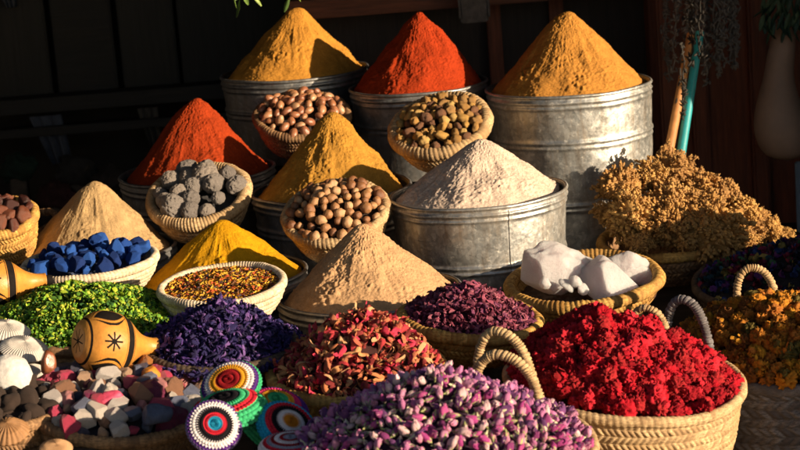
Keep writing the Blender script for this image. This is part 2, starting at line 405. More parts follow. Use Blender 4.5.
def cone(M, Rb, apx, apy, mat, label, name='powder_cone', seed=1, rough=1., top=.10, fill=.93):
    """heap of powder standing in the tin at frame M; apex at photo pixel"""
    O = M.translation; s = ppm(O)
    O2 = O - M.to_3x3() @ Vector((0, 0, .012)); inv = CM.inverted()
    # height so that the apex projects to apy
    def proj(P): c = inv @ P; return 400 + c.x / -c.z * FPX, 225 - c.y / -c.z * FPX
    H = .1; ox = 0
    for _ in range(8):
        ax, ay = proj(O2 + Vector((ox, 0, H))); H += (ay - apy) / s; ox += (apx - ax) / s
    nr, na = 150, 420
    t = np.linspace(0, 1, nr) ** .85; a = np.linspace(0, 2 * np.pi, na, endpoint=False)
    A, T = np.meshgrid(a, t, indexing='ij')
    Rw = Rb * fill
    edge = Rw * (1 + .02 * np.sin(A * 2 + seed) + .012 * np.sin(A * 5 + seed * 2))
    r = edge * T
    prof = 1 - (np.sqrt(T ** 2 + top ** 2) - top) / (math.sqrt(1 + top ** 2) - top)
    prof = prof * (1 + .03 * np.sin(np.pi * T))
    sh = (1 - T)
    P = np.stack([r * np.cos(A) + ox * sh, r * np.sin(A), H * prof], -1)
    k = np.minimum(1, T * 9) * .9 + .1
    N = np.stack([np.cos(A) * H, np.sin(A) * H, np.full_like(A, Rw)], -1); N /= np.linalg.norm(N, axis=-1)[..., None]
    pn = P + 7.3 * seed
    gr = np.stack([np.cos(A) * 1.4, np.sin(A) * 1.4, T * .35], -1) + 3 * seed      # avalanche grooves run downhill
    d = .0050 * fbm(pn, 14, 3, seed) * k + .0016 * fbm(gr, 7, 2, seed + 5) * k * np.sin(np.pi * np.clip(T, 0, 1)) ** .5 * np.clip(T * 1.6, 0, 1)
    patch = np.clip(.35 + 1.3 * fbm(pn, 9, 2, seed + 9), .10, 1.0)
    lump = np.abs(fbm(pn, 110, 3, seed + 3)); d += .0029 * rough * patch * (lump - .35) * k
    d += .0012 * rough * vn(pn, 330, seed + 4)
    rs = np.random.default_rng(seed)
    for _ in range(5):                            # little slides: a scar above, a tongue of slumped powder below
        a0, w0, t0 = rs.uniform(-2.9, .2), rs.uniform(.10, .28), rs.uniform(.25, .6)
        aa = (A - a0 + np.pi) % (2 * np.pi) - np.pi; side = np.clip(1.15 - np.abs(aa / w0) ** 2, 0, 1) ** .6
        up_ = 1 / (1 + np.exp(-(T - t0) * 60)); lo_ = 1 / (1 + np.exp(-(T - t0 - .22) * 30)); en_ = 1 / (1 + np.exp((T - t0 - .42) * 40))
        d += side * (-.0035 * up_ * (1 - lo_) + .003 * lo_ * en_ * (1 + vn(pn, 150, seed + 30)))
    P = P + N * d[..., None]
    V = P.reshape(-1, 3)
    Mo = Matrix.Translation(O2)
    o = obj(name, mesh(name, V, grid_faces(na, nr, cu=True)[:, ::-1], mat), None, Mo)
    props(o, label, 'spice powder', 'powder cones in the tins'); return o

P = [
 # px,py,hw,Y,H,  apex, colour, tin label, cone label, tin mat, bands, seam, seed, rough
 (294, 70, 73, 5.36, .24, (297, 8), (.62, .28, .045), 'shaded tin under the orange-yellow cone at the upper left', 'orange-yellow powder cone at upper left, its right side in shadow', M_tinshade, (0, .075), None, 1, .9),
 (418, 83, 68.5, 5.12, .24, (420, 12), (.43, .046, .010), 'shaded tin under the deep red cone at top centre', 'deep red paprika cone at top centre, its right side in shadow', M_tinshade, (0, .075), None, 2, 1.25),
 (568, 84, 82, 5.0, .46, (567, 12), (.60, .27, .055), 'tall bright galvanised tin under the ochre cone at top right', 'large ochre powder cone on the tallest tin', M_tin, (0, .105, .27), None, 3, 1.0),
 (197, 170, 77, 4.9, .20, (197, 98), (.40, .048, .010), 'shaded tin behind the basket of grey pumice', 'orange-red powder cone at the left, behind the grey pumice basket', M_tinshade, (0, .06), None, 4, .9),
 (331, 187, 79, 4.68, .20, (333, 112), (.55, .27, .045), 'dark tin behind the round basket of nutmegs', 'mustard powder cone at the centre, behind the nutmeg basket', M_tinshade, (0, .06), None, 5, 1.0),
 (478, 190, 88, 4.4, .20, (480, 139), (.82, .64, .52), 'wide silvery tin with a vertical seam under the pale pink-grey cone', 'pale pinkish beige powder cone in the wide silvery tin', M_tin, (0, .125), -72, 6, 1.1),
 (369, 290, 91, 3.98, .18, (362, 224), (.66, .40, .21), 'dark tin under the tan cone at the middle front', 'tan powder cone at the middle front', M_tinshade, (0, .06), None, 7, 1.1),
 (222, 273, 84, 4.22, .16, (222, 220), (.70, .34, .008), 'dark tin under the bright yellow cone', 'bright yellow turmeric cone left of centre', M_tinshade, (0, .06), None, 8, .45),
 (93, 248, 82, 4.5, .16, (94, 181), (.56, .37, .18), 'dark tin under the sand-coloured cone behind the blue chunks', 'sand-coloured powder cone behind the basket of blue chunks', M_tinshade, (0, .06), None, 9, .6),
]
for (px, py, hw, Y, H, ap, c, tl, cl, tm, bands, seam, seed, ro) in P:
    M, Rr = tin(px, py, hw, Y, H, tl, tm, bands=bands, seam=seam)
    cone(M, Rr, ap[0], ap[1], m_powder('powder_%d' % seed, c), cl, seed=seed, rough=ro)

# ------------------------------------------------------------ baskets
def basket(px, py, hw, Y, k, th, H, mat, label, style='coil', bot=.62, rows=7, N=90, rimr=.011, amp=.004, nm='woven_basket', cat='basket', group=None, curve=.5, bodymat=None, oval=1.):
    N = int(N * 1.65); rows = max(4, round(rows * 1.4)); amp *= .8
    M = frame(px, py, Y, k, th); Rr = hw / ppm(M.translation) - rimr
    M0 = M @ Matrix.Diagonal((1, oval, 1, 1)) if oval != 1 else M
    root = empty(nm, M0 @ Matrix.Translation((0, 0, -H)), label=label, cat=cat, group=group)
    q = np.linspace(0, 1, 40); rb = Rr * bot
    rr = rb + (Rr - rb) * np.sin(q * np.pi / 2) ** (1 - curve * .4) if curve > 0 else rb + (Rr - rb) * q
    outer = np.stack([rr, q * H], -1)
    m = rows * 9 + 1
    outer = resample(outer, m); th_w = .007
    inner = outer[::-1][:: 3] - [th_w, 0]
    prof = np.vstack([[[.001, -.001], [rb * .5, -.001]], outer, inner, [[.001, .006]]])
    n = int(N * 5)
    ns = len(prof)
    rowpos = np.zeros(ns); isout = np.zeros(ns); rowpos[2:2 + m] = np.linspace(0, rows, m); isout[2:2 + m] = 1
    rowi = np.floor(np.minimum(rowpos, rows - 1e-6)); fr = rowpos - rowi
    tone = {}
    def disp(tt, jj):
        f = fr[jj]; ri = rowi[jj]; io = isout[jj]
        if style == 'coil':
            ph = tt * N / (2 * np.pi) + f * .55 + ri * .37
            cell = ph - np.floor(ph)
            prof_ = np.sqrt(np.clip(np.sin(np.pi * np.clip(f, .001, .999)), 0, 1))
            d = amp * prof_ * (1 - .45 * (1 - np.sin(np.pi * cell) ** .6))
        else:       # braid: herringbone strands
            dr = np.where(ri % 2 == 0, 1., -1.)
            ph = tt * N / (2 * np.pi) + dr * f * .95
            cell = ph - np.floor(ph)
            prof_ = np.clip(np.sin(np.pi * np.clip(f, .001, .999)), 0, 1) ** .35
            d = amp * prof_ * np.sin(np.pi * cell) ** .7
        ids = np.floor(ph) * 13 + ri * 71
        hsh = np.abs(np.sin(ids * 12.9898 + px) * 43758.5453) % 1
        tone['t'] = hsh * np.ones_like(tt + jj)
        return d * io * (.7 + .45 * hsh)
    V, F = lathe(prof, n, disp)
    V[:, :2] *= (1 + .012 * vn(np.stack([V[:, 0], V[:, 1], V[:, 2]], -1), 9, int(px)))[:, None]
    obj('body', mesh('basket_body', V, F, bodymat or mat, tone=tone['t'].ravel()), root)
    # rim: wrapped ring
    a = np.linspace(0, 2 * np.pi, N * 5, endpoint=False); qn = 16; q = np.linspace(0, 2 * np.pi, qn, endpoint=False)
    A, Q = np.meshgrid(a, q, indexing='ij')
    ph = A * N / (2 * np.pi) * .9999 + Q / (2 * np.pi) * (1 if style == 'coil' else 2); 
    ph = A * (N / (2 * np.pi)) + Q / (2 * np.pi)
    cell = ph - np.floor(ph)
    rad = rimr * (1 - .17 * (1 - np.sin(np.pi * cell) ** .6)) * (1 + .10 * vn(np.stack([np.cos(A), np.sin(A), A * 0], -1), 7, int(py)))
    w = .004 * vn(np.stack([np.cos(A), np.sin(A), A * 0], -1), 1.6, int(px))
    V = np.stack([(Rr + rad * np.cos(Q)) * np.cos(A), (Rr + rad * np.cos(Q)) * np.sin(A), H + rad * 1.1 * np.sin(Q) + w], -1).reshape(-1, 3)
    hsh = np.abs(np.sin(np.floor(ph) * 12.9898) * 43758.5453) % 1
    obj('rim', mesh('basket_rim', V, grid_faces(len(a), qn, True, True), mat, tone=hsh.ravel()), root)
    Pm = (M @ Matrix.Translation((0, 0, -H))).translation
    tilt = math.acos(max(-1, min(1, (M.to_3x3() @ Vector((0, 0, 1))).z)))
    sd_ = rb * 1.1
    step(Pm - Vector((0, 0, .003 + math.tan(tilt) * sd_ * .55)), sd_)
    return root, M, Rr
def handle(root, pa, pb, pk, ya, yb, yk, mat, r=.0088, n=150, wraps=46):
    A, B, K = at(*pa, ya), at(*pb, yb), at(*pk, yk); C = (A + B) / 2
    t = np.linspace(-.18, np.pi + .18, n)[:, None]
    A, B, K, C = map(np.array, (A, B, K, C))
    path = C + np.sign(np.cos(t)) * np.abs(np.cos(t)) ** .85 * (A - C) + np.sin(t) * (K - C)
    L = np.linalg.norm(np.diff(path, axis=0), axis=1).sum()
    path2 = bez(path[::6], 26) 
    def disp(s, th):
        s = s + .0035 * np.sin(s * 61 + wraps) + .0022 * np.sin(s * 147)
        ph = s / L * wraps + th / (2 * np.pi); c = ph - np.floor(ph); k = np.abs(np.sin(np.floor(ph) * 12.9898) * 43758.5453) % 1; return -r * .30 * (1 - np.sin(np.pi * c) ** .55) + r * .13 * (k - .5) - r * .07 * np.abs(np.sin(c * 9.4))
    V, F = tube(path2, r, 14, disp)
    s = np.concatenate([[0], np.cumsum(np.linalg.norm(np.diff(path2, axis=0), axis=1))])
    th = np.linspace(0, 2 * np.pi, 14, endpoint=False)
    ph = np.floor(s[:, None] / L * wraps + th[None] / (2 * np.pi)); tn = np.abs(np.sin(ph * 12.9898) * 43758.5453) % 1
    tn = np.concatenate([tn.ravel(), [0, 0]])
    inv = np.array(root.matrix_basis.inverted()); V = V @ inv[:3, :3].T + inv[:3, 3]
    return obj('handle', mesh('basket_handle', V, F, mat, tone=tn), root)

# ------------------------------------------------------------ heaps and scattering
def dome(R0, h, p=1.6, ax=0., ay=0., nz=.006, seed=0):
    """height over the rim plane at x, y (vectorised)"""
    def f(x, y):
        t = np.clip(np.hypot(x, y) / R0, 0, 1)
        xs, ys = x - ax * (1 - t), y - ay * (1 - t)
        t2 = np.clip(np.hypot(xs, ys) / R0, 0, 1)
        return h * (1 - t2 ** p) + nz * vn(np.stack([x, y, x * 0], -1), 1 / .035, seed) * (1 - t)
    return f
def core(M, R0, f, mat, name, label, cat, kind='stuff', sink=.01):
    nr, na = 40, 90; t = np.linspace(0, 1, nr); a = np.linspace(0, 2 * np.pi, na, endpoint=False); A, T = np.meshgrid(a, t, indexing='ij')
    x, y = R0 * T * np.cos(A), R0 * T * np.sin(A)
    V = np.stack([x, y, f(x, y) - sink + .004 * vn(np.stack([x, y, x * 0], -1), 130, 3)], -1).reshape(-1, 3)
    o = obj(name, mesh(name, V, grid_faces(na, nr, cu=True)[:, ::-1], mat), None, M); props(o, label, cat, None, kind); return o
def darts(R0, n, dmin, tries=30, rr=None):
    rr = rr or rng; pts = []; cell = dmin; gridd = {}
    miss = 0
    while len(pts) < n and miss < n * tries:
        a, t = rr.random() * 2 * math.pi, math.sqrt(rr.random()) * R0; x, y = t * math.cos(a), t * math.sin(a)
        g_ = (int(x // cell), int(y // cell)); ok = True
        for i in (-1, 0, 1):
            for j in (-1, 0, 1):
                for q in gridd.get((g_[0] + i, g_[1] + j), ()):
                    if (q[0] - x) ** 2 + (q[1] - y) ** 2 < dmin * dmin: ok = False; break
        if ok: pts.append((x, y)); gridd.setdefault(g_, []).append((x, y)); miss = 0
        else: miss += 1
    return pts
INV = CM.inverted()
def onscreen(P):
    c = INV @ P; x, y = 400 + c.x / -c.z * FPX, 225 - c.y / -c.z * FPX
    return -15 < x < 815 and -15 < y < 465, -c.z
def scatter(M, R0, f, protos, n, dmin, size, name, label, cat, group, cap=300, up=.0, lift=0., tiltmax=math.pi, jit=.25, fullrange=False, sink=0.):
    """protos: list of dict(V,F,mi,mats). The nearest become objects, the rest one stuff mesh"""
    pts = darts(R0, n, dmin); tr = []
    e = .004
    for (x, y) in pts:
        xa, ya = np.array([x, x + e, x]), np.array([y, y, y + e]); hh = f(xa, ya)
        N = Vector((-(hh[1] - hh[0]) / e, -(hh[2] - hh[0]) / e, 1)).normalized()
        s = size * (1 + jit * (2 * rng.random() - 1))
        if tiltmax >= math.pi:
            q = Vector(rng.normal(size=3)).normalized().to_track_quat('Z', 'Y')
        else:
            N2 = (N + Vector(rng.normal(size=3)) * math.tan(tiltmax)).normalized(); q = N2.to_track_quat('Z', 'Y')
        Mq = q.to_matrix().to_4x4() @ Matrix.Rotation(rng.random() * 6.283, 4, 'Z')
        Mt = M @ Matrix.Translation(Vector((x, y, hh[0])) + N * (lift * s + up * rng.random())) @ Mq @ Matrix.Diagonal((s, s, s, 1))
        ok, z = onscreen(Mt.translation); tr.append((0 if ok else 1, z, Mt, int(rng.integers(len(protos)))))
    tr.sort(key=lambda q: (q[0], q[1]))
    ind, rest = tr[:cap], tr[cap:]
    ind = [q for q in ind if q[0] == 0] if len(tr) > cap or True else ind
    offs = [q for q in tr[:cap] if q[0] == 1]
    mes = [mesh(name, p['V'], p['F'], p['mats'], p['mi'], p.get('smooth', True)) for p in protos]
    proto_objs = {}
    for _, z, Mt, k in ind:
        o = bpy.data.objects.new(name, mes[k]) if k not in proto_objs else proto_objs[k].copy()
        proto_objs.setdefault(k, o)
        COL.objects.link(o); o.matrix_basis = Mt; props(o, label, cat, group)
    rest = rest + offs
    if rest and len(tr) > cap:
        merged(rest, protos, name + '_mass', label.replace('one ', '') , cat)
    return len(ind)
def merged(rest, protos, name, label, cat):
    parts = []; mats = []; 
    for p in protos:
        for m in p['mats']:
            if m not in mats: mats.append(m)
    for _, z, Mt, k in rest:
        p = protos[k]; A = np.array(Mt); mp = np.array([mats.index(m) for m in p['mats']])
        Fs = p['F'] if isinstance(p['F'], list) else [p['F']]
        st = 0
        V = p['V'] @ A[:3, :3].T + A[:3, 3]; mi = []
        for fi, Fq in enumerate(Fs):
            mi.append(mp[p['mi'][st:st + len(Fq)]]); st += len(Fq)
        parts.append((V, Fs, mi))
    Vs = []; G = {3: [], 4: []}; GM = {3: [], 4: []}; n = 0
    for V, Fs, mi in parts:
        for Fq, m_ in zip(Fs, mi): G[Fq.shape[1]].append(Fq + n); GM[Fq.shape[1]].append(m_)
        Vs.append(V); n += len(V)
    Fs = [np.vstack(G[k]) for k in (4, 3) if G[k]]; mi = np.concatenate([np.concatenate(GM[k]) for k in (4, 3) if GM[k]])
    o = obj(name, mesh(name, np.vstack(Vs), Fs, mats, mi)); props(o, label, cat, None, 'stuff'); return o
def pr(V, F, mats, mi=None, smooth=True):
    Fs = F if isinstance(F, list) else [F]
    mats = mats if isinstance(mats, list) else [mats]
    return dict(V=np.asarray(V, float), F=Fs, mi=np.zeros(sum(len(f) for f in Fs), int) if mi is None else np.asarray(mi), mats=mats, smooth=smooth)
# ---- protos (unit size about 1 = diameter 1)
def blob(seed, mat, sx=1, sy=1, sz=1, amp=.08, sc=2.2, sub=3, fine=0., facet=0, pits=0, smooth=True, low=.62):
    V, F = ico(sub); d = 1 + amp * fbm(V, sc, 2, seed) + fine * vn(V, 9, seed + 3)
    if facet:
        r_ = np.random.default_rng(seed); Nn = r_.normal(size=(facet, 3)); Nn /= np.linalg.norm(Nn, axis=1)[:, None]
        lim = low + .3 * r_.random(facet); P = V * d[:, None]
        for n_, l_ in zip(Nn, lim):
            q = P @ n_; P = P - np.clip(q - l_, 0, None)[:, None] * n_
        V = P
    else: V = V * d[:, None]
    if pits:
        Vn = V / np.linalg.norm(V, axis=1)[:, None]; q = vn(Vn, 6.5, seed + 8); V = V * (1 - pits * np.clip(q - .15, 0, 1))[:, None]
    V = V * [sx * .5, sy * .5, sz * .5]
    return pr(V, F, mat, smooth=smooth)
def petal(L, w, cup, curl, nu=5, nv=7, seed=0, ruf=.0, tip=.6):
    """strip from origin along +x bending up (+z)"""
    v = np.linspace(0, 1, nv); u = np.linspace(-1, 1, nu); U, Vv = np.meshgrid(u, v, indexing='ij')
    ang = curl * Vv; x = L * np.where(abs(curl) < 1e-3, Vv, np.sin(ang) / (curl if abs(curl) > 1e-3 else 1)); z = L * (1 - np.cos(ang)) / (curl if abs(curl) > 1e-3 else 1)
    wd = w * np.sin(np.pi * (Vv * .86 + .07)) ** tip
    y = U * wd; z = z + cup * (U ** 2) * wd
    P = np.stack([x, y, z], -1)
    if ruf: P = P + ruf * np.stack([vn(P, 4.5, seed), vn(P, 4.5, seed + 1), vn(P, 4.5, seed + 2)], -1) * Vv[..., None]
    return P.reshape(-1, 3), grid_faces(nu, nv)
def rot(V, ax, a):
    return V @ np.array(Matrix.Rotation(a, 3, ax)).T
def flower(seed, mat, layers, ruf=.12, mat2=None):
    """layers: (count, L, w, elevation, curl, cup)"""
    r_ = np.random.default_rng(seed); parts = []
    for li, (c, L, w, el, curl, cup) in enumerate(layers):
        o = r_.random() * 6
        for i in range(c):
            V, F = petal(L * (.8 + .4 * r_.random()), w * (.8 + .4 * r_.random()), cup, curl * (.7 + .6 * r_.random()), seed=seed * 31 + i + li * 50, ruf=ruf)
            V = rot(V, 'Y', -(el + .3 * r_.normal())); V = rot(V, 'Z', o + i * 6.283 / c + .25 * r_.normal())
            parts.append((V, F, 0))
    V, F, mi = join(parts); V = V - (V.max(0) + V.min(0)) / 2
    return pr(V, F, mat, mi)
def crumple(seed, mat, n=16, ruf=.26):
    V, F = ico(4); q = 1 - np.abs(fbm(V, 3.1, 2, seed)) * 1.5; d = .50 + .55 * np.clip(q, -.2, 1) + .08 * vn(V, 8, seed + 2)
    V = V * d[:, None] * [.46, .46, .36]; parts = [(V, F, 0)]; r_ = np.random.default_rng(seed)
    for i in range(n):
        P, Fq = petal(.26 + .16 * r_.random(), .11, .7, 1.9, seed=seed * 7 + i, ruf=ruf * .5)
        P = P + [.17, 0, 0]; P = rot(P, 'Y', -(.2 + 1.2 * r_.random())); P = rot(P, 'Z', i * 2.4); parts.append((P, Fq, 0))
    V, F, mi = join(parts); return pr(V, F, mat, mi)
# fabric of rose bud
M_pink = m_palette('rosebud_pink', [(.50, .08, .26), (.38, .05, .22), (.58, .22, .36), (.24, .04, .16), (.52, .22, .36), (.13, .04, .14), (.42, .14, .30), (.66, .44, .46)], .75, .2, bumps=(300, .6, .002))
M_sepal = m_palette('rosebud_sepal', [(.44, .42, .18), (.28, .30, .12), (.58, .52, .34), (.16, .18, .09)], .8, .2, bumps=None)
M_pale = m_palette('rosebud_pale_petal', [(.56, .34, .42), (.62, .46, .46), (.44, .20, .32), (.34, .12, .26)], .85, .2, bumps=(300, .6, .002))
def rosebud(seed):
    r_ = np.random.default_rng(seed)
    n, m = 16, 10; t = np.linspace(0, 1, m); prof = np.stack([.25 * np.sin(np.pi * (t * .93 + .03)) ** .75 * (1 - .25 * t) + .004, t * .8 - .1], -1)
    V, F = lathe(prof, n); a = np.arctan2(V[:, 1], V[:, 0]); k = 1 + .14 * np.sin(3 * a + V[:, 2] * 7 + seed)
    V[:, :2] *= k[:, None]; parts = [(V, F, 0)]
    for i in range(5):        # outer petals wrapped round the bud, tips free
        P, Fq = petal(.80, .17, .9, .7 + .5 * r_.random(), seed=seed + i, ruf=.06)
        P = P @ np.array([[0, 0, 1], [0, 1, 0], [-1, 0, 0]]).T[::1] if False else rot(P, 'Y', -1.35)
        P = P + [.16, 0, -.1]; P = rot(P, 'Z', i * 1.257 + r_.random() * .3); parts.append((P, Fq, 2 if i % 2 else 0))
    for i in range(5):
        P, Fq = petal(.42 + .25 * r_.random(), .075, .4, 1.1, nu=3, seed=seed + i, ruf=.05, tip=1)
        P = rot(P, 'Y', -.95); P = P + [.10, 0, -.16]; P = rot(P, 'Z', i * 1.257 + .6); parts.append((P, Fq, 1))
    P, Fq = tube([[0, 0, -.1], [.01, 0, -.2], [.05, .02, -.34]], [.085, .075, .03], 6); parts.append((P, Fq, 1))
    V, F, mi = join(parts); return pr(V, F, [M_pink, M_sepal, M_pale], mi)

# ============================================================ the baskets and what they hold
# argan-like nuts, upper basket
_, M, r0 = basket(302, 116, 50, 5.0, .50, 3, .085, M_brown, 'dark basket of shiny red-brown nuts below the upper left tin', 'braid', rows=6, N=56, rimr=.012, amp=.004, bot=.7)
M_nutr = m_palette('red_brown_nut', [(.34, .13, .06), (.42, .19, .09), (.28, .10, .05), (.48, .26, .14)], .32, .6, spots=((.55, .36, .22), 38, .60), bumps=(60, .25, .002))
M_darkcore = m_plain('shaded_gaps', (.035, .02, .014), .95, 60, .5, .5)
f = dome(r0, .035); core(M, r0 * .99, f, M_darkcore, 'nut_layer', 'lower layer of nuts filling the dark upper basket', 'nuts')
scatter(M, r0 * .92, f, [blob(s, M_nutr, 1, .68, .62, .06) for s in (1, 2, 3)], 130, .0215, .031, 'shelled_nut', 'shiny red-brown nut heaped in the dark upper basket', 'nut', 'red-brown nuts in the dark basket', tiltmax=.5, lift=.2)
# galls and dried fruit, upper centre
_, M, r0 = basket(440, 126, 54, 4.76, .56, 13, .085, M_straw, 'tilted straw basket of knobbly yellow and brown dried nuts', 'braid', rows=5, N=44, rimr=.017, amp=.004, bot=.7)
M_gall = m_palette('knobbly_nut', [(.60, .34, .09), (.40, .21, .06), (.66, .42, .14), (.22, .10, .05), (.52, .28, .08), (.44, .24, .08)], .6, .35, bumps=(90, .8, .004))
f = dome(r0, .03, seed=4); core(M, r0 * .99, f, M_darkcore, 'dried_nut_layer', 'lower layer of dried nuts filling the tilted basket', 'nuts')
scatter(M, r0 * .9, f, [blob(11, M_gall, 1, .95, .9, .16, 2.5, fine=.07), blob(12, M_gall, 1.25, .75, .7, .2, fine=.05), blob(13, M_gall, .9, .8, .8, .24, 3, fine=.09), blob(14, M_gall, 1.1, .9, .8, .26, 2, fine=.06), blob(15, M_gall, 1, .8, .9, .3, 3)], 125, .0195, .0265, 'dried_nut', 'knobbly dried nut in the tilted basket left of the tall tin', 'nut', 'knobbly dried nuts', tiltmax=.6, lift=.3, jit=.35)
# nutmegs, centre
_, M, r0 = basket(336, 213, 56, 4.33, .58, 11, .095, M_straw, 'round straw basket of whole nutmegs between the mustard and tan cones', 'braid', rows=6, N=48, rimr=.013, amp=.004, bot=.66)
M_nutm = m_palette('nutmeg_shell', [(.38, .18, .075), (.48, .25, .11), (.28, .12, .05), (.56, .32, .16), (.22, .09, .04)], .42, .5, spots=((.14, .07, .035), 30, .58), bumps=(70, .4, .003))
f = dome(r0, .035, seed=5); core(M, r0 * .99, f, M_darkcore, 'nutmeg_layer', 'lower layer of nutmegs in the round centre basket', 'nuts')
scatter(M, r0 * .93, f, [blob(s, M_nutm, 1, .85, .83, .11, 2.6, fine=.03) for s in (21, 22, 23)], 150, .0195, .0255, 'nutmeg', 'whole brown nutmeg in the round centre basket', 'nutmeg', 'nutmegs in the centre basket', tiltmax=.8, lift=.28)
# grey pumice
_, M, r0 = basket(199, 196, 55, 4.56, .56, 14, .085, M_straw, 'tilted thick-rimmed basket of grey porous stones in front of the red cone', 'coil', rows=5, N=60, rimr=.016, amp=.006, bot=.7)
M_pum = m_palette('grey_pumice', [(.48, .41, .36), (.34, .30, .28), (.41, .36, .33)], .95, .1, bumps=(170, 1., .005), isl=.0)
f = dome(r0, .022, seed=6); core(M, r0 * .99, f, m_plain('grey_stone_shade', (.04, .038, .04), .95, 60, .5, .5), 'pumice_layer', 'shade-dark lower layer of porous stones in the thick-rimmed basket', 'stones', sink=.02)  # near-black mound colour paints the shaded gaps between the pale stones
scatter(M, r0 * .80, f, [blob(s, M_pum, 1, .95, .88, .10, 1.6, sub=5, fine=.04, pits=.20) for s in (31, 32, 33)], 17, .038, .056, 'porous_stone', 'grey porous stone in the thick-rimmed tilted basket', 'stone', 'grey porous stones', tiltmax=.4, lift=.2, jit=.38)
# indigo chunks
_, M, r0 = basket(90, 262, 70, 4.12, .24, 6.5, .065, M_cream, 'shallow cream straw basket of blue pigment chunks', 'coil', rows=5, N=70, rimr=.0095, amp=.005, bot=.72)
M_blue = m_palette('blue_pigment', [(.010, .055, .27), (.02, .09, .38), (.006, .028, .15)], .8, .25, bumps=(120, .6, .004), isl=0)
f = dome(r0, .014, seed=7); core(M, r0 * .97, f, M_cream if False else m_plain('blue_dusted_straw', (.06, .08, .16), .95, 60, .5, .5), 'blue_crumbs', 'crumbs of blue pigment in the bottom of the cream basket', 'pigment', sink=.025)
scatter(M, r0 * .83, f, [blob(s, M_blue, 1.1, .95, .9, .2, 2, facet=12, sub=4, low=.55, fine=.06) for s in (41, 42, 43, 44)], 34, .030, .039, 'blue_chunk', 'chunk of deep blue pigment in the cream basket', 'pigment', 'blue pigment chunks', tiltmax=.9, lift=.2, jit=.35)
# orange and yellow petals
_, M, r0 = basket(222, 286, 66, 3.78, .31, 6, .075, M_cream, 'cream straw basket of chopped orange and yellow petals', 'coil', rows=6, N=74, rimr=.0095, amp=.0045, bot=.6)
M_bits = m_palette('petal_bits', [(.62, .30, .03), (.45, .14, .02), (.70, .42, .05), (.16, .07, .03), (.55, .10, .03), (.08, .05, .06), (.66, .36, .04)], .8, .2, bumps=None, isl=1.)
f = dome(r0, .006, seed=8); core(M, r0 * .98, f, m_plain('brown_seed_dust', (.10, .05, .02), .95, 60, .5, .5), 'petal_dust', 'fine brown crumbs under the chopped petals', 'dried petals', sink=.006)
pb = []
for s in range(4):
    V, F = petal(1., .22, .5, 1.1, 3, 5, s, .12); V = V - V.mean(0); pb.append(pr(V, F, M_bits))
rest = [(0, 0, M @ Matrix.Translation((x, y, float(f(np.array(x), np.array(y))) + .002 * rng.random())) @ Vector(rng.normal(size=3) * [.4, .4, 1]).to_track_quat('Z', 'Y').to_matrix().to_4x4() @ Matrix.Diagonal((s_, s_, s_, 1)), int(rng.integers(4))) for (x, y) in darts(r0 * .96, 3000, .0042) for s_ in [.011 * (.6 + .8 * rng.random())]]
merged(rest, pb, 'chopped_petals', 'chopped orange, yellow and rust petals filling the cream basket', 'dried petals')

# rock salt
_, M, r0 = basket(584, 281, 81, 4.04, .34, 5, .07, M_gold, 'golden braided basket of big white salt chunks', 'braid', rows=4, N=58, rimr=.014, amp=.005, bot=.7)
M_salt = MT('rock_salt', .35, 0, .5)
sf = M_salt.noise(14, 5, .6)
M_salt.base(M_salt.ramp(sf, [(.35, (.72, .66, .68)), (.65, (.88, .84, .86))])); M_salt.b.inputs['Subsurface Weight'].default_value = .6; M_salt.b.inputs['Transmission Weight'].default_value = .25
M_salt.b.inputs['Subsurface Radius'].default_value = (.04, .032, .032); M_salt.b.inputs['Subsurface Scale'].default_value = 1.0
bb_ = M_salt.bump(M_salt.noise(18, 8, .8), 1.0, .02); M_salt = M_salt.m
f = dome(r0, .0, seed=9); core(M, r0 * .97, f, M_brown if False else m_plain('basket_lining', (.12, .06, .035), .9, 60, .6, .5), 'salt_basket_lining', 'brown lining cloth inside the salt basket', 'cloth', kind=None, sink=.03)
def chunk(px, py, Y, s, rx, ry, rz, seed, mat, name, label, cat, group=None, sub=4, facet=9, amp=.16, M_=None, smooth=True, low=.62):
    p = blob(seed, mat, *s, amp=amp, sc=1.8, sub=sub, facet=facet, fine=.02, low=low)
    me = mesh(name, p['V'], p['F'], p['mats'], smooth=smooth)
    o = obj(name, me, None, Matrix.Translation(at(px, py, Y)) @ Matrix.Rotation(R(rz), 4, 'Z') @ Matrix.Rotation(R(rx), 4, 'X') @ Matrix.Rotation(R(ry), 4, 'Y'))
    props(o, label, cat, group); return o
chunk(551, 271, 4.02, (.165, .13, .115), 10, 12, 15, 58, M_salt, 'salt_chunk', 'big white salt chunk, the left one in the golden basket', 'salt', facet=13, low=.6, sub=5, amp=.25)
chunk(608, 283, 3.98, (.165, .13, .10), -10, 38, -20, 52, M_salt, 'salt_chunk', 'rounded grey-white salt chunk at the centre of the golden basket', 'salt', amp=.2, facet=9, low=.62, sub=5)
chunk(632, 273, 4.08, (.13, .11, .10), 20, 22, 35, 57, M_salt, 'salt_chunk', 'smaller shaded salt chunk, the right one in the golden basket', 'salt', facet=12, low=.6, sub=5, amp=.25)
chunk(584, 272, 4.12, (.11, .09, .08), 0, 12, 75, 59, M_salt, 'salt_chunk', 'salt chunk at the back of the golden basket, between the others', 'salt', facet=12, low=.6, sub=5, amp=.25)
for i, (a, b) in enumerate(((567, 285), (583, 289), (576, 282), (545, 283))):
    chunk(a, b, 3.93, (.04, .03, .025), 20 * i, 40, 15 * i, 60 + i, M_salt, 'salt_piece', 'small piece of white salt between the big chunks', 'salt', 'small pieces of salt', sub=3)

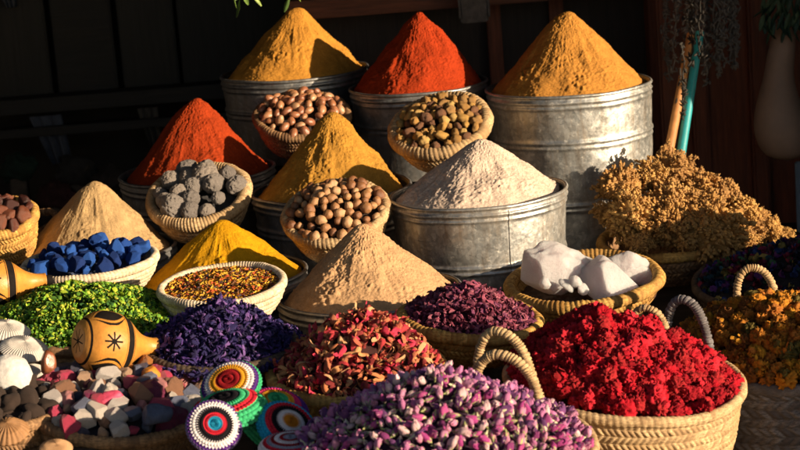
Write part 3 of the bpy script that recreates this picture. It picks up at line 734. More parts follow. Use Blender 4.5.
# brown bushy clumps on a basket
_, M, r0 = basket(668, 240, 72, 4.66, .27, 3, .085, M_gold, 'shallow golden basket under the bushy brown clumps', 'braid', rows=5, N=56, rimr=.012, amp=.005, bot=.7, bodymat=M_brown)
M_moss = m_palette('bushy_resin', [(.54, .29, .09), (.38, .20, .07), (.64, .37, .12), (.46, .25, .09)], .8, .2, bumps=(120, .6, .003), isl=.25)
def bush(seed, cnt=900):
    V0, F0 = ico(3); V0 = V0 * (.36 * (1 + .35 * fbm(V0, 2., 2, seed)))[:, None]; parts = [(V0, F0, 0)]
    r_ = np.random.default_rng(seed); I, IF = ico(1)
    D = r_.normal(size=(cnt, 3)); D /= np.linalg.norm(D, axis=1)[:, None]
    rad = .35 * (1 + .35 * fbm(D, 2., 2, seed)) * (1 + .46 * vn(D, 3.2, seed + 2) + .20 * vn(D, 7., seed + 6))
    for d, q in zip(D, rad):
        L = .05 + .08 * r_.random(); w = .015 + .022 * r_.random() ** 1.5
        m_ = (Vector(d) + Vector(r_.normal(size=3)) * .35).to_track_quat('Z', 'Y').to_matrix()
        P_ = (I * [w, w, L]) @ np.array(m_).T + d * (q + L * .5); parts.append((P_, IF, 0))
        P_ = (I * (w * r_.uniform(.8, 1.7, 3))) @ np.array(m_).T + d * (q + L * .9) + r_.normal(size=3) * .02; parts.append((P_, IF, 0))
    V, F, mi = join(parts); return mesh('bushy_clump', V, F, M_moss)
bm_ = [bush(s) for s in (1, 2, 3)]
cl = [(622, 186, 4.66, .125, 'dark clump at the far left of the bushy brown heap'), (650, 176, 4.70, .10, None), (672, 170, 4.74, .12, 'topmost clump of the bushy brown heap, touching the stick feet'), (694, 186, 4.74, .13, None), (722, 198, 4.72, .115, None),
      (633, 217, 4.56, .15, 'rounded golden clump at the lower left of the bushy heap'), (668, 203, 4.62, .13, None), (700, 208, 4.62, .12, None), (672, 228, 4.54, .14, None), (712, 231, 4.52, .17, 'big clump overhanging the golden basket at the right'),
      (742, 212, 4.68, .10, None), (757, 224, 4.68, .09, None), (772, 230, 4.68, .075, None), (786, 236, 4.68, .05, 'smallest clump, at the right tip of the bushy brown heap'), (640, 244, 4.5, .07, None), (606, 212, 4.62, .07, None), (740, 238, 4.62, .10, None)]
for i, (a, b, Y, s, lb) in enumerate(cl):
    o = obj('bushy_clump', bm_[i % 3], None, Matrix.Translation(at(a, b, Y)) @ Matrix.Rotation(i * 1.7, 4, 'Z') @ Matrix.Rotation(i * .9, 4, 'X') @ Matrix.Diagonal((s * .93, s * .84, s * .78, 1)))
    props(o, lb or 'bushy golden brown clump in the middle of the heap right of the tall tin', 'resin clump', 'bushy brown clumps')

# hibiscus
_, M, r0 = basket(470, 319, 74, 3.62, .30, -3, .075, M_gold, 'small golden basket of dried dark pink hibiscus', 'braid', rows=5, N=52, rimr=.012, amp=.005, bot=.6)
M_hib = m_palette('hibiscus', [(.22, .035, .07), (.13, .02, .05), (.32, .07, .12), (.18, .04, .10), (.40, .12, .17)], .7, .3, bumps=(200, .6, .002))
hp = [flower(s, M_hib, [(4, .5, .13, .5, 1.7, .6), (3, .45, .11, 1.2, -1.4, .5)], .2) for s in (1, 2, 3, 4)]
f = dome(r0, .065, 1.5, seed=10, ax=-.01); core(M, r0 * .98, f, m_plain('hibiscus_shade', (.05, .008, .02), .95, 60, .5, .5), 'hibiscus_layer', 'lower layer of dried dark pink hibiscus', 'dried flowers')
scatter(M, r0 * .95, f, hp, 420, .0105, .032, 'hibiscus_flower', 'curled dark pink dried hibiscus flower in the small golden basket', 'dried flower', 'dried hibiscus flowers', tiltmax=9)
# potpourri
_, M, r0 = basket(357, 371, 92, 3.35, .34, 3, .085, M_gold, 'golden braided bowl basket of red and orange dried petals', 'braid', rows=5, N=60, rimr=.012, amp=.005, bot=.6)
M_pot = m_palette('potpourri_petal', [(.60, .20, .08), (.66, .30, .12), (.48, .04, .05), (.55, .12, .07), (.68, .36, .18), (.25, .03, .03), (.62, .04, .09), (.50, .16, .08)], .7, .25, bumps=(200, .6, .002), isl=.25)
pp = [flower(s, M_pot, [(5, .5, .11, .35, 1.2, .7), (3, .35, .10, 1.1, .8, .6)], .18) for s in (5, 6, 7)] + [flower(s, M_pot, [(3, .55, .12, .6, -1.6, .6)], .2) for s in (8, 9)]
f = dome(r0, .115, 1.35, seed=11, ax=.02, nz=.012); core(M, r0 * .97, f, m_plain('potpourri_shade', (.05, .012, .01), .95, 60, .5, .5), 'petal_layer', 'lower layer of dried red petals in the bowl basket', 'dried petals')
scatter(M, r0 * .95, f, pp, 620, .0115, .042, 'dried_petal_flower', 'curled dried orange or red flower in the golden bowl basket', 'dried flower', 'dried flowers in the bowl basket', tiltmax=9)
# red flowers
rb_root, M, r0 = basket(624, 379, 122, 3.30, .35, -3, .24, M_straw, 'large pale straw basket brimming with bright red flowers', 'braid', rows=13, N=72, rimr=.010, amp=.0055, bot=.74, curve=.4)
M_redf = m_palette('red_flower', [(.52, .010, .024), (.42, .007, .018), (.60, .022, .04), (.30, .006, .014), (.40, .02, .025)], .95, .2, bumps=(200, .6, .002), isl=.5)
rp = [crumple(s, M_redf) for s in (11, 12, 13, 14, 15)]
f0 = dome(r0, .122, 1.0, seed=12, ax=-.065, nz=.018)
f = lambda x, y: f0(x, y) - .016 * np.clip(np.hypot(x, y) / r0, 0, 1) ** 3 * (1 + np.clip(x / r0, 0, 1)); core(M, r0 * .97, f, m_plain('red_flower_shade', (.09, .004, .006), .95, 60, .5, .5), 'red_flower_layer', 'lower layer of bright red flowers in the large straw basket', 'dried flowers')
scatter(M, r0 * .885, f, rp, 299, .0158, .040, 'red_flower', 'crumpled bright red dried flower in the large straw basket', 'dried flower', 'bright red flowers', tiltmax=1.2, lift=.1, jit=.4, up=.014)
handle(rb_root, (478, 380), (536, 402), (503, 333), 3.20, 3.16, 3.18, M_straw, .0095)
handle(rb_root, (630, 333), (668, 347), (650, 309), 3.46, 3.44, 3.44, M_straw, .008, wraps=30)
# amber flowers in grey basket
am_root, M, r0 = basket(792, 350, 127, 3.58, .32, 3, .27, M_grey, 'large grey straw basket of amber flowers in the shade at the right', 'braid', rows=11, N=46, rimr=.012, amp=.010, bot=.78, curve=.4)
M_amb = m_palette('amber_flower', [(.56, .21, .015), (.42, .14, .02), (.62, .27, .02), (.24, .08, .015), (.50, .18, .02), (.14, .10, .02)], .7, .2, bumps=(200, .6, .002), isl=.3)
ap_ = [crumple(s, M_amb, 16) for s in (21, 22, 23, 24)]
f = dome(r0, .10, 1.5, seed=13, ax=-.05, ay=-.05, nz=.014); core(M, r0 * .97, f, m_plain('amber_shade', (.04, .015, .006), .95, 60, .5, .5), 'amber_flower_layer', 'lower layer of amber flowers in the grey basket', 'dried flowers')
scatter(M, r0 * .95, f, ap_, 299, .0185, .043, 'amber_flower', 'crumpled amber dried flower in the grey basket', 'dried flower', 'amber flowers', tiltmax=1.2, lift=.1, up=.012)
handle(am_root, (667, 350), (711, 362), (685, 300), 3.47, 3.43, 3.45, M_grey, .0095)
handle(am_root, (737, 297), (776, 303), (755, 268), 3.74, 3.74, 3.74, M_straw, wraps=32)
# rose buds
ro_root, M, r0 = basket(443, 449, 156, 2.92, .36, 2, .20, M_straw, 'straw basket under the heap of pink rosebuds at the front', 'braid', rows=10, N=80, rimr=.010, amp=.005, bot=.75)
f = dome(r0, .125, 1.25, seed=14, nz=.012, ax=-.015); core(M, r0 * .97, f, m_plain('rosebud_shade', (.05, .02, .05), .95, 60, .5, .5), 'rosebud_layer', 'lower layer of dried rosebuds', 'rosebuds')
scatter(M, r0 * .97, f, [rosebud(s) for s in (1, 2, 3, 4, 5, 6)], 1300, .0112, .0262, 'rosebud', 'pink dried rosebud with pale green sepals in the front heap', 'rosebud', 'pink rosebuds', tiltmax=1.1, lift=.1)
handle(ro_root, (474, 392), (541, 418), (508, 357), 3.08, 3.04, 3.06, M_straw, .0095)
# purple flowers
_, M, r0 = basket(220, 346, 80, 3.46, .34, 3, .12, M_dark, 'brown basket hidden under the heap of violet petals', 'braid', rows=5, N=52, rimr=.010, amp=.005, bot=.75)
M_pur = m_palette('violet_petal', [(.035, .02, .12), (.02, .014, .07), (.08, .035, .20), (.02, .016, .09), (.18, .09, .30), (.025, .018, .10)], .7, .25, bumps=(200, .6, .002), isl=.4)
vp = [flower(s, M_pur, [(5, .5, .09, .4, 1.7, .8), (4, .42, .08, 1.1, 1.4, .8)], .24) for s in (31, 32, 33)]
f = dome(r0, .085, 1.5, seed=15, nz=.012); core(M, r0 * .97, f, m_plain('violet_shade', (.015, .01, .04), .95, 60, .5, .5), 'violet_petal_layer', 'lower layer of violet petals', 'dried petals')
scatter(M, r0 * 1.12, f, vp, 760, .0105, .032, 'violet_flower', 'crumpled violet dried flower in the dark heap at lower left of centre', 'dried flower', 'violet flowers', tiltmax=9)
# green herbs
_, M, r0 = basket(85, 318, 100, 3.74, .32, 3, .12, M_brown, 'brown basket hidden under the heap of green herbs', 'braid', rows=5, N=52, rimr=.010, amp=.005, bot=.75)
M_grn = m_palette('green_herb', [(.12, .24, .015), (.26, .38, .02), (.05, .13, .012), (.34, .44, .03), (.16, .34, .02), (.03, .10, .02), (.50, .48, .06), (.10, .24, .02)], .7, .3, bumps=None, isl=1.)
gp = [flower(s, M_grn, [(4, .45, .19, .5, 1.0, .5), (2, .35, .16, 1.2, .8, .5)], .14) for s in (41, 42, 43)]
f = dome(r0, .055, 1.6, seed=16, nz=.020); core(M, r0 * .97, f, m_plain('herb_shade', (.02, .035, .008), .95, 60, .5, .5), 'herb_layer', 'lower layer of green herbs', 'herbs')
rest = []
for (x, y) in darts(r0 * 1.0, 2300, .0070):
    h_ = float(f(np.array(x), np.array(y))); s_ = .019 * (.6 + .8 * rng.random())
    rest.append((0, 0, M @ Matrix.Translation((x, y, h_ + .004)) @ Vector(rng.normal(size=3)).to_track_quat('Z', 'Y').to_matrix().to_4x4() @ Matrix.Diagonal((s_, s_, s_, 1)), int(rng.integers(3))))
merged(rest, gp, 'green_herb_leaves', 'heap of bright green and yellow-green dried herb leaves', 'herbs')
# coloured dark heap, right
_, M, r0 = basket(812, 278, 120, 4.32, .30, 3, .10, M_dark, 'dark basket under the shaded multicoloured flowers at right', 'braid', rows=5, N=52, rimr=.010, amp=.005, bot=.75)
M_mul = m_palette('mixed_flower', [(.03, .05, .16), (.22, .02, .05), (.05, .12, .05), (.12, .03, .16), (.30, .22, .06), (.02, .02, .04), (.08, .03, .04), (.03, .08, .10)], .7, .2, bumps=(200, .6, .002), isl=.08)
mp_ = [flower(s, M_mul, [(6, .42, .18, .3, 1.4, .5), (5, .32, .16, .9, 1.3, .5)], .18) for s in (51, 52)]
f = dome(r0, .085, 1.5, seed=17, nz=.01); core(M, r0 * .97, f, m_plain('mixed_shade', (.02, .015, .02), .95, 60, .5, .5), 'mixed_flower_layer', 'lower layer of mixed coloured flowers', 'dried flowers')
scatter(M, r0 * .97, f, mp_, 300, .019, .038, 'mixed_flower', 'dried flower in the shaded multicoloured heap at right', 'dried flower', 'multicoloured flowers', tiltmax=.8)
# stones, lower left
_, M, r0 = basket(118, 402, 96, 3.27, .42, 0, .12, M_brown, 'brown palm basket of mixed pink, white and dark stones at lower left', 'braid', rows=7, N=60, rimr=.011, amp=.005, bot=.7)
M_stone = m_palette('mixed_stone', [(.68, .08, .16), (.78, .68, .60), (.06, .07, .13), (.56, .22, .06), (.62, .56, .52), (.22, .03, .09), (.66, .42, .28), (.18, .20, .30), (.74, .30, .30), (.07, .07, .12), (.40, .20, .12), (.58, .06, .12), (.74, .66, .62)], .34, .5, spots=((.66, .58, .54), 70, .70), bumps=(70, .9, .006), isl=0)
f = dome(r0, .03, 2., seed=18); core(M, r0 * .98, f, m_plain('stone_shade', (.04, .03, .035), .95, 60, .5, .5), 'stone_layer', 'lower layer of mixed stones in the brown palm basket', 'stones', sink=.014)
scatter(M, r0 * .93, f, [blob(s, M_stone, 1.1, .9, .85, .12, 1.8, fine=.012, facet=16, sub=5, low=.55) for s in (71, 72, 73, 74, 75)] + [blob(s, M_stone, 1.1, .9, .85, .16, 2.2, fine=.03, facet=6, sub=5) for s in (76, 77)], 110, .0235, .039, 'mineral_stone', 'rough mineral stone in the brown palm basket at lower left', 'stone', 'mixed stones in the palm basket', tiltmax=.8, lift=.12, jit=.45)
chunk(110, 400, 3.2, (.052, .036, .036), 20, -25, 20, 81, m_palette('pink_stone', [(.62, .07, .14), (.62, .07, .14)], .6, .4, isl=0), 'pink_mineral', 'large bright pink stone on the heap in the palm basket', 'stone', sub=3)
chunk(150, 374, 3.3, (.042, .04, .04), 0, 0, 0, 82, m_palette('orange_stone', [(.55, .20, .03), (.55, .20, .03)], .3, .5, isl=0), 'orange_mineral', 'round translucent orange stone beside the gourd neck', 'stone', sub=3, facet=14)
chunk(155, 415, 3.14, (.058, .05, .045), 0, 0, 0, 83, m_palette('slate_stone', [(.07, .08, .13), (.07, .08, .13)], .6, .4, isl=0), 'slate_mineral', 'large dark slate-blue stone in the palm basket', 'stone', sub=3)
# resin basket, far left
_, M, r0 = basket(-2, 219, 42, 4.4, .45, 14, .10, M_gold, 'golden woven basket of dark amber resin at the left edge', 'braid', rows=6, N=46, rimr=.012, amp=.005, bot=.7)
M_res = m_palette('amber_resin', [(.10, .028, .018), (.17, .055, .03), (.05, .015, .012)], .3, .5, bumps=(60, .6, .004), isl=0)
f = dome(r0, .045, 1.5, seed=19); core(M, r0 * .97, f, m_plain('resin_shade', (.03, .012, .01), .9, 60, .5, .5), 'resin_layer', 'lower layer of dark amber resin', 'resin')
scatter(M, r0 * .92, f, [blob(s, M_res, 1.1, .85, .8, .18, 2, facet=10) for s in (91, 92, 93)], 40, .026, .040, 'resin_lump', 'dark amber resin lump in the golden basket at the left edge', 'resin', 'dark resin lumps', tiltmax=.8, jit=.4)
_, M, r0 = basket(34, 224, 26, 4.62, .4, 25, .08, M_brown, 'small shaded brown basket behind the resin basket', 'braid', rows=6, N=46, rimr=.008, amp=.005, bot=.7)
f = dome(r0, .02, 1.5, seed=20); core(M, r0 * .97, f, M_darkcore, 'dark_seeds', 'dark seeds in the small shaded basket', 'seeds')

# ------------------------------------------------------------ gourd rattles
M_gour = m_plain('varnished_gourd', (.60, .26, .045), .42, 26, .55, .35, 0, .4); M_burn = m_plain('burnt_black', (.012, .009, .008), .8, 60, .5, .3, 0, .1)
M_burn2 = m_plain('burnt_brown_line', (.05, .02, .01), .5, 60, .5, .2)
def gourd(pa, pb, Ya, Yb, Rp, label, spin=0.):
    """pa: centre of the flat end, pb: tip of the neck (photo pixels); Rp: largest radius in pixels"""
    A, B = at(*pa, Ya), at(*pb, Yb); ax = (B - A); L = ax.length; Rm = Rp / ppm(A)
    ctr = [(0, .001), (.0, .45), (.012, .56), (.05, .70), (.14, .90), (.25, 1.0), (.36, 1.0), (.46, .95), (.54, .86), (.60, .74), (.68, .54), (.76, .38), (.84, .30), (.92, .28), (.965, .29), (.97, .27)]
    P_ = np.array([(r * Rm, z * L) for z, r in ctr]); prof = resample(bez(np.c_[P_, P_[:, 0] * 0], 8)[:, :2], 260)
    prof[:, 0] = np.maximum(prof[:, 0], .0004)
    nn = 420; V, F = lathe(prof, nn)
    # carved pattern per face
    ai, bi = np.meshgrid(np.arange(nn), np.arange(259), indexing='ij')
    th = (ai + .5) / nn * 2 * np.pi; z = (prof[bi, 1] + prof[np.minimum(bi + 1, 259), 1]) / 2 / L; rr_ = prof[bi, 0] / Rm
    mi = np.zeros_like(ai)
    u = (th / (2 * np.pi) * 6) % 1 - .5; seg = np.floor(th / (2 * np.pi) * 6).astype(int) % 2
    v = (z - .28) / .21
    wd = 1 - (np.abs(v) ** 2)                      # lens half-width
    lens = np.abs(u) / np.maximum(.52 * wd, 1e-3)
    isl = seg == 0
    mi = np.where(isl & (np.abs(v) < 1) & (lens < 1) & (lens > .80), 1, mi)
    lens2 = np.abs(u) / np.maximum(.33 * (1 - np.abs(v / .84) ** 2), 1e-3)
    mi = np.where(isl & (np.abs(v) < .84) & (lens2 < 1), 1, mi)
    # star in the other segments
    y1 = u * 2 * np.pi / 6 * Rm * .97; x1 = (z - .28) * L
    rad = np.hypot(x1, y1); an = np.arctan2(y1, x1)
    w_ = .0018; star = np.zeros_like(rad, bool)
    for k in range(4):
        star |= (np.abs(np.sin(an - k * np.pi / 4)) * rad < w_) & (rad < .0175)
    mi = np.where((seg == 1) & star, 1, mi)
    mi = np.where((z > .475) & (z < .56), 1, mi); mi = np.where((z > .455) & (z < .462), 1, mi); mi = np.where((z > .573) & (z < .58), 1, mi)
    mi = np.where((z > .045) & (z < .065) & (rr_ > .6), 1, mi)
    # star on the flat end
    endf = (z < .005) & (rr_ < .47); rad = rr_ * Rm
    st2 = np.zeros_like(mi, bool)
    for k in range(4): st2 |= (np.abs(np.sin(th - k * np.pi / 4)) * rad < .0012) & (rr_ < .38)
    mi = np.where(endf & st2, 1, mi)
    V[:, :2] += (prof[:, 0].max() * .0)
    q = ax.to_track_quat('Z', 'Y').to_matrix().to_4x4()
    root = empty('gourd_rattle', Matrix.Translation(A) @ q @ Matrix.Rotation(R(spin), 4, 'Z'), label=label, cat='gourd rattle')
    # carve the burnt lines slightly
    obj('body', mesh('gourd_body', V, F, [M_gour, M_burn], mi.ravel()), root)
    tp, tf = lathe(resample([(.0005, L * 1.06), (Rm * .17, L * 1.055), (Rm * .2, L * 1.02), (Rm * .2, L * .965)], 12), 24); obj('plug', mesh('gourd_plug', tp, tf[:, ::-1], M_burn), root)
    return root
gourd((78, 341), (158, 347), 3.33, 3.41, 32.5, 'carved orange gourd rattle lying on the green herbs, neck to the right', -43)
gourd((-34, 287), (48, 280), 3.80, 3.86, 26, 'carved gourd rattle cut off by the left edge of the picture', -55)

# ------------------------------------------------------------ crocheted discs
def yarn(name, c): return m_plain(name, c, .95, 90, .6, .5, 0, .1)
Y_ = dict(purple=yarn('purple_yarn', (.09, .025, .20)), white=yarn('white_yarn', (.72, .66, .68)), yellow=yarn('yellow_yarn', (.66, .30, .02)), dred=yarn('dark_red_yarn', (.26, .01, .015)),
          green=yarn('green_yarn', (.05, .42, .18)), cyan=yarn('cyan_yarn', (.02, .30, .50)), red=yarn('red_yarn', (.55, .02, .04)), black=yarn('black_yarn', (.012, .01, .014)), grey=yarn('grey_yarn', (.30, .30, .38)),
          pink=yarn('pink_yarn', (.60, .03, .14)), orange=yarn('orange_yarn', (.62, .22, .02)), mauve=yarn('mauve_yarn', (.22, .15, .30)))
def cap(px, py, Y, hw, k, th, rings, label, h=.22, spikes=(), N=44, hole=False):
    M = frame(px, py, Y, k, th); Rr = hw / ppm(M.translation)
    na, nt_ = N * 8, 100; t = np.linspace(0.001, 1, nt_); a = np.linspace(0, 2 * np.pi, na, endpoint=False); A, T = np.meshgrid(a, t, indexing='ij')
    ang = T * 1.75                                # dome that rolls under at the edge
    r = Rr * np.where(ang < 1.2, np.sin(ang) / 1, np.sin(ang)); z = Rr * h * 1.6 * (np.cos(ang))
    nrow = 9
    st = np.floor(T * nrow); f_ = T * nrow - st
    ph = A * N / (2 * np.pi) + .5 * (st % 2); c = ph - np.floor(ph)
    d = Rr * .045 * (np.sin(np.pi * c) ** .6) * (np.sin(np.pi * f_) ** .3) + Rr * .03 * np.sin(np.pi * f_) ** .5
    r = r + d * np.sin(ang); z = z + d * np.cos(ang)
    V = np.stack([r * np.cos(A), r * np.sin(A), z], -1).reshape(-1, 3)
    names = [c_ for _, c_ in rings]; ends = np.array([math.asin(min(.985, e)) / 1.75 for e, _ in rings])
    Am = (A[:, :-1] + .5 * (a[1])) ; Tm = (T[:, :-1] + T[:, 1:]) / 2
    cc = np.abs(((Am * N / (2 * np.pi)) % 1) - .5) * 2
    sp = np.zeros(len(ends)); 
    mi = np.zeros(Tm.shape, int)
    for i in range(len(ends) - 1):
        amp_ = .06 if i in spikes else .015
        mi = np.where(Tm > ends[i] + amp_ * (cc - .5), i + 1, mi)
    F = grid_faces(na, nt_, cu=True)[:, ::-1]
    V2 = V.copy() * [.93, .93, .8] - [0, 0, Rr * .06]
    o = obj('crocheted_disc', mesh('crocheted_disc', V, F, [Y_[n_] for n_ in names], mi.ravel()), None, M); props(o, label, 'crocheted disc')
    bk = obj('lining', mesh('disc_lining', V2, F[:, ::-1], Y_['black']), o)
    return o
cap(231, 386, 3.12, 30, .72, 22, [(.42, 'dred'), (.64, 'yellow'), (.82, 'white'), (.94, 'purple'), (1, 'green')], 'crocheted disc with dark red centre, yellow ring and white spikes', spikes=(1, 2))
cap(256, 424, 3.08, 36, .30, -48, [(.5, 'red'), (.74, 'white'), (.86, 'red'), (1, 'green')], 'crocheted disc seen on edge, green and red bands', h=.3)
cap(228, 414, 3.05, 39, .36, 14, [(.4, 'black'), (.62, 'green'), (.80, 'red'), (1, 'green')], 'crocheted disc with a green edge behind the cyan-centred one', h=.3)
cap(275, 412, 3.13, 33, .55, -12, [(.3, 'green'), (.48, 'yellow'), (.72, 'pink'), (1, 'purple')], 'crocheted disc with purple edge and pink ring, rearmost of the pile', h=.3, spikes=(1,))
cap(287, 428, 3.02, 31, .72, -30, [(.26, 'orange'), (.44, 'white'), (.62, 'black'), (.80, 'red'), (1, 'cyan')], 'crocheted disc with orange centre, black and red rings and cyan edge', spikes=(0, 1))
cap(214, 427, 2.98, 27, .93, -20, [(.26, 'cyan'), (.42, 'red'), (.64, 'black'), (.86, 'white'), (.95, 'purple'), (1, 'mauve')], 'crocheted disc with cyan centre and white spikes, frontmost at left', spikes=(2, 3))
cap(291, 447, 2.94, 31, .38, 3, [(.22, 'grey'), (.34, 'dred'), (.5, 'white'), (.62, 'dred'), (.74, 'grey'), (.86, 'red'), (1, 'white')], 'flat crocheted disc in red, white and grey rings at the bottom edge', spikes=(1, 3), h=.2)
step(at(252, 448, 3.06) - Vector((0, 0, .03)), .17)

# ------------------------------------------------------------ ribbed shells and stone at the left edge
M_shell = m_plain('chalky_shell', (.50, .46, .42), .9, 50, .7, .4); M_shell2 = m_plain('pitted_white_stone', (.66, .63, .60), .9, 120, .75, .8)
def shell(px, py, Y, hw, k, th, label, mat=M_shell, N=46, h=.35):
    M = frame(px, py, Y, k, th); Rr = hw / ppm(M.translation)
    prof = resample([(.0005, Rr * h * 1.1), (Rr * .3, Rr * h), (Rr * .65, Rr * h * .72), (Rr * .9, Rr * h * .25), (Rr, 0), (Rr * .9, -Rr * h * .3), (Rr * .5, -Rr * h * .6), (.0005, -Rr * h * .7)], 80)
    V, F = lathe(prof, N * 8); a = np.arctan2(V[:, 1], V[:, 0]); rr_ = np.hypot(V[:, 0], V[:, 1]) / Rr
    k_ = 1 - .05 * np.abs(np.cos(a * N / 2 + rr_ * 2)) ** 3 * np.clip(rr_ * 2, 0, 1); V = V * np.stack([k_, k_, k_ ** 2], -1)
    o = obj('ribbed_shell', mesh('ribbed_shell', V, F[:, ::-1] if False else F, mat), None, M); props(o, label, 'shell'); return o
shell(6, 331, 3.42, 25, .40, -4, 'flat chalky ribbed shell at the left edge, rearmost')
shell(24, 349, 3.36, 25, .52, -8, 'chalky ribbed shell fanning its ribs, beside the green herbs')
shell(30, 372, 3.33, 16, .45, 10, 'smaller shaded ribbed shell under the fanned one')
chunk(8, 377, 3.25, (.088, .075, .082), 0, 0, 0, 85, M_shell2, 'pitted_stone', 'round white pitted stone at the left edge', 'stone', sub=5, facet=0, amp=.05)
chunk(48, 363, 3.3, (.036, .034, .046), 0, 10, 0, 86, m_palette('brown_resin', [(.22, .07, .03), (.22, .07, .03)], .3, .5, isl=0), 'brown_resin_lump', 'brown resin lump standing between the shells and the stones', 'resin', sub=3)
_, M, r0 = basket(8, 405, 58, 3.22, .40, 0, .12, M_brown, 'shaded brown basket under the shells at the left edge', 'braid', rows=7, N=50, rimr=.010, amp=.005, bot=.7)
f = dome(r0, .025, 1.8, seed=21); core(M, r0 * .97, f, M_darkcore, 'shell_layer', 'dark filling of the shaded basket under the shells', 'shells')
scatter(M, r0 * .93, f, [blob(s, M_darkcore, 1.1, .85, .8, .18, 2) for s in (94, 95)], 60, .026, .038, 'shade_dark_pod', 'pod coloured shade-dark in the basket under the shells', 'pod', 'shade-dark pods', tiltmax=.8, jit=.4)  # gap-shade colour keeps these pods in painted shadow
shell(8, 432, 3.0, 22, .6, 10, 'brown ribbed seed pod in the lower left corner', m_plain('brown_pod', (.30, .15, .06), .7, 40, .6, .4), 22, .5)
shell(56, 448, 3.0, 17, .55, 0, 'small tan ribbed disc at the bottom left edge', m_plain('tan_disc', (.42, .24, .12), .8, 60, .7, .4), 40, .3)
step(at(30, 462, 3.02) - Vector((0, 0, .01)), .2)

# ------------------------------------------------------------ sticks, hanging herbs, gourd, leaves
M_teal = m_plain('teal_paint', (.02, .30, .34), .5, 30, .7, .2); M_orw = m_plain('orange_wood', (.50, .22, .07), .6, 30, .6, .3)
def stick(a, b, Y1, Y2, r, mat, label):
    A, B = at(*a, Y1), at(*b, Y2); V, F = tube(bez([A[:], ((A + B) / 2)[:], B[:]], 10), np.linspace(r, r * .85, 21), 18)
    o = obj('broom_stick', mesh('broom_stick', V, F, mat)); props(o, label, 'stick'); return o
stick((659, 205), (691, 34), 4.98, 5.2, .0135, M_orw, 'orange wooden stick leaning beside the tall tin')
stick((673, 205), (700, 32), 5.00, 5.19, .0135, M_teal, 'teal painted stick leaning beside the tall tin')
M_herb = m_plain('dark_dried_herb', (.20, .17, .15), .9, 60, .5, .4)
def strand(px, py0, py1, Y, seed):
    r_ = np.random.default_rng(seed); A, B = at(px, py0, Y), at(px + r_.normal() * 3, py1, Y); n = max(4, int((B - A).length / .02)); parts = []
    Pth = np.array([A.lerp(B, t)[:] for t in np.linspace(0, 1, n)]) + r_.normal(size=(n, 3)) * .003
    parts.append((*tube(bez(Pth, 3), .0022, 5), 0))
    I, IF = ico(1)
    for i in range(n * 5):
        t = r_.random(); p = Pth[min(n - 1, int(t * n))] + r_.normal(size=3) * .0055; d = Vector(r_.normal(size=3) + [0, 0, -1]).to_track_quat('Z', 'Y').to_matrix()
        parts.append(((I * [.0036, .003, .011]) @ np.array(d).T + p, IF, 0))
    V, F, mi = join(parts); return V, F
hb = empty('hanging_herb_bunch', Matrix.Translation(at(700, -10, 5.45)), label='bunch of dark dried herb strands hanging at upper right before the sticks', cat='dried herbs')
o0 = np.array(at(700, -10, 5.45))
r_ = np.random.default_rng(3)
M_herbshade = m_plain('shaded_herb', (.03, .026, .022), .9, 60, .5, .4)  # dark herb copy keeps the nearest, sunlit strands looking shaded
hl = [(683, 112, 5.02), (691, 66, 5.1), (699, 52, 5.08), (663, 78, 5.5), (667, 45, 5.4)] + [(680 + 4.0 * i, 14 + 50 * abs(math.sin(i * 1.9)) + 10 * r_.random(), 5.3 + .15 * r_.random()) for i in range(15)] + [(708, 78, 5.4), (735, 65, 5.4), (697, 58, 5.28), (686, 64, 5.28), (730, 50, 5.4), (684, 112, 5.24), (678, 70, 5.3), (712, 66, 5.35), (722, 74, 5.38), (704, 70, 5.3)]
for i, (a, b, Y) in enumerate(hl):
    V, F = strand(a, -14 if b < 110 else 45, b, Y, i); obj('herb_strand', mesh('herb_strand', V - o0, F, M_herbshade if Y < 5.2 else M_herb), hb)
M_gpale = m_plain('pale_gourd_skin', (.30, .19, .14), .6, 8, .75, .1)
gp0 = at(783, 40, 5.42); prof = resample(bez([(.001, .06, 0), (.025, .05, 0), (.038, -.02, 0), (.045, -.11, 0), (.068, -.20, 0), (.078, -.27, 0), (.060, -.33, 0), (.001, -.355, 0)], 8)[:, :2], 60)
V, F = lathe(prof, 48); V[:, 0] += .02 * np.sin(V[:, 2] * 9)
o = props(empty('hanging_gourd', Matrix.Translation(gp0), label='long pale gourd hanging in the shade at the right', cat='gourd')); obj('body', mesh('gourd_skin', V, F[:, ::-1], M_gpale), o)
V, F = tube([[0, 0, .05], [.003, 0, .12], [0, 0, .3]], .006, 8); obj('stem', mesh('gourd_stem', V, F, M_herb), o)
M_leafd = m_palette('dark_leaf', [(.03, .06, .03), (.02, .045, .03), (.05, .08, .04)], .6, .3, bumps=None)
M_leafg = m_palette('green_leaf', [(.12, .20, .04), (.20, .28, .05), (.08, .14, .03)], .5, .4, bumps=None)  # brighter green leaf palette
def spray(name, label, leaves, mat, Yd, L):
    base_ = at(*leaves[0][:2], Yd); root = empty(name, Matrix.Translation(base_), label=label, cat='leaves')
    for i, (a, b, ang) in enumerate(leaves):
        V, F = petal(L, L * .14, .4, .35, 5, 9, i, .01, .8); P2 = V + [0, 0, -.0012]
        F = np.vstack([F, F[:, ::-1] + len(V)]); V = np.vstack([V, P2])
        Ml = Matrix.Translation(at(a, b, Yd) - base_) @ Matrix.Rotation(R(-ang), 4, 'Y') @ Matrix.Rotation(i * 1.3, 4, 'X')
        obj('leaf', mesh('leaf', V, F, mat), root, Ml)
    V, F = tube([[0, 0, .02], [.02, .01, .05], [.03, .02, .22]], .004, 6); obj('twig', mesh('twig', V, F, M_herb), root)
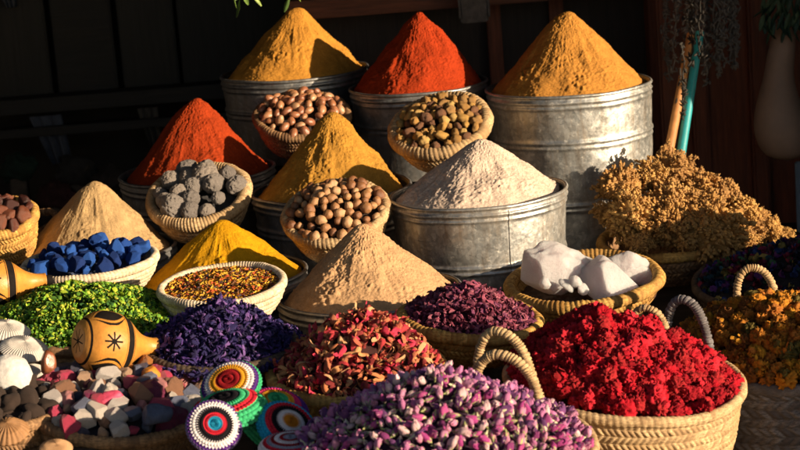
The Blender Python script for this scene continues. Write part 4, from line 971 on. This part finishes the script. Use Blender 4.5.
spray('hanging_leaf_twig', 'green leaf twig hanging over the upper left cone', [(233, -6, -95), (243, -8, -80), (240, 0, -110), (249, -10, -60), (289, -2, -120), (292, -12, -75), (236, -14, -100), (262, -18, -70)], M_leafg, 4.9, .045)
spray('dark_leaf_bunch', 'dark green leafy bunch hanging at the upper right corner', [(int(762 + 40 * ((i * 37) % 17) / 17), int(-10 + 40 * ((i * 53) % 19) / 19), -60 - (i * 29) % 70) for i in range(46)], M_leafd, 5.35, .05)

# ------------------------------------------------------------ dim clutter behind, left
for i, (a, b, Y, s, c, lb) in enumerate([(75, 172, 6.4, .08, (.03, .027, .027), 'grey knotted bundle in the shade behind the sand cone'), (18, 168, 6.4, .07, (.01, .03, .02), 'dark green bundle in the shade at the left edge'), (55, 195, 6.35, .07, (.05, .015, .015), 'dark red bundle in the shade behind the resin'),
                                          (112, 182, 6.35, .07, (.04, .03, .03), 'brown bundle in the shade left of the red cone tin')]):
    p = blob(101 + i, m_plain('bundle_%s' % 'abcde'[i], c, .9, 25, .4, .6), 1.2, .9, .9, .3, 2.5, sub=4, fine=.05)
    o = obj('cloth_bundle', mesh('cloth_bundle', p['V'] * s * 1.5, p['F'], p['mats']), None, Matrix.Translation(at(a, b, Y))); props(o, lb, 'bundle')
    step(at(a, b, Y) - Vector((0, 0, s * .45)), s * .8)

# ------------------------------------------------------------ added sacks, unseen at the right, placed to shade the grey basket
M_sack = m_plain('added_shade_sack', (.30, .21, .12), .95, 60, .6, .7)
def sack(x, y, z, w, d, h, label):
    V, F = ico(4); s = np.sign(V) * np.abs(V) ** .55; s = s / np.abs(s).max(); V = s * [w / 2, d / 2, h / 2]; V = V * (1 + .05 * fbm(V, 7, 2, int(x * 50 + y * 10)))[:, None]
    o = obj('added_shade_sack', mesh('added_shade_sack', V, F, M_sack), None, Matrix.Translation((x, y, z + h / 2))); props(o, label, 'sack')
sack(1.28, 3.18, .28, .34, .42, .46, 'added shade-casting sack nearest the front, unseen at right')
sack(1.32, 3.63, .28, .34, .42, .40, 'added shade-casting sack beside the grey basket, unseen at right')
sack(1.34, 4.06, .28, .34, .40, .46, 'added shade-casting sack behind the other two, unseen at right')
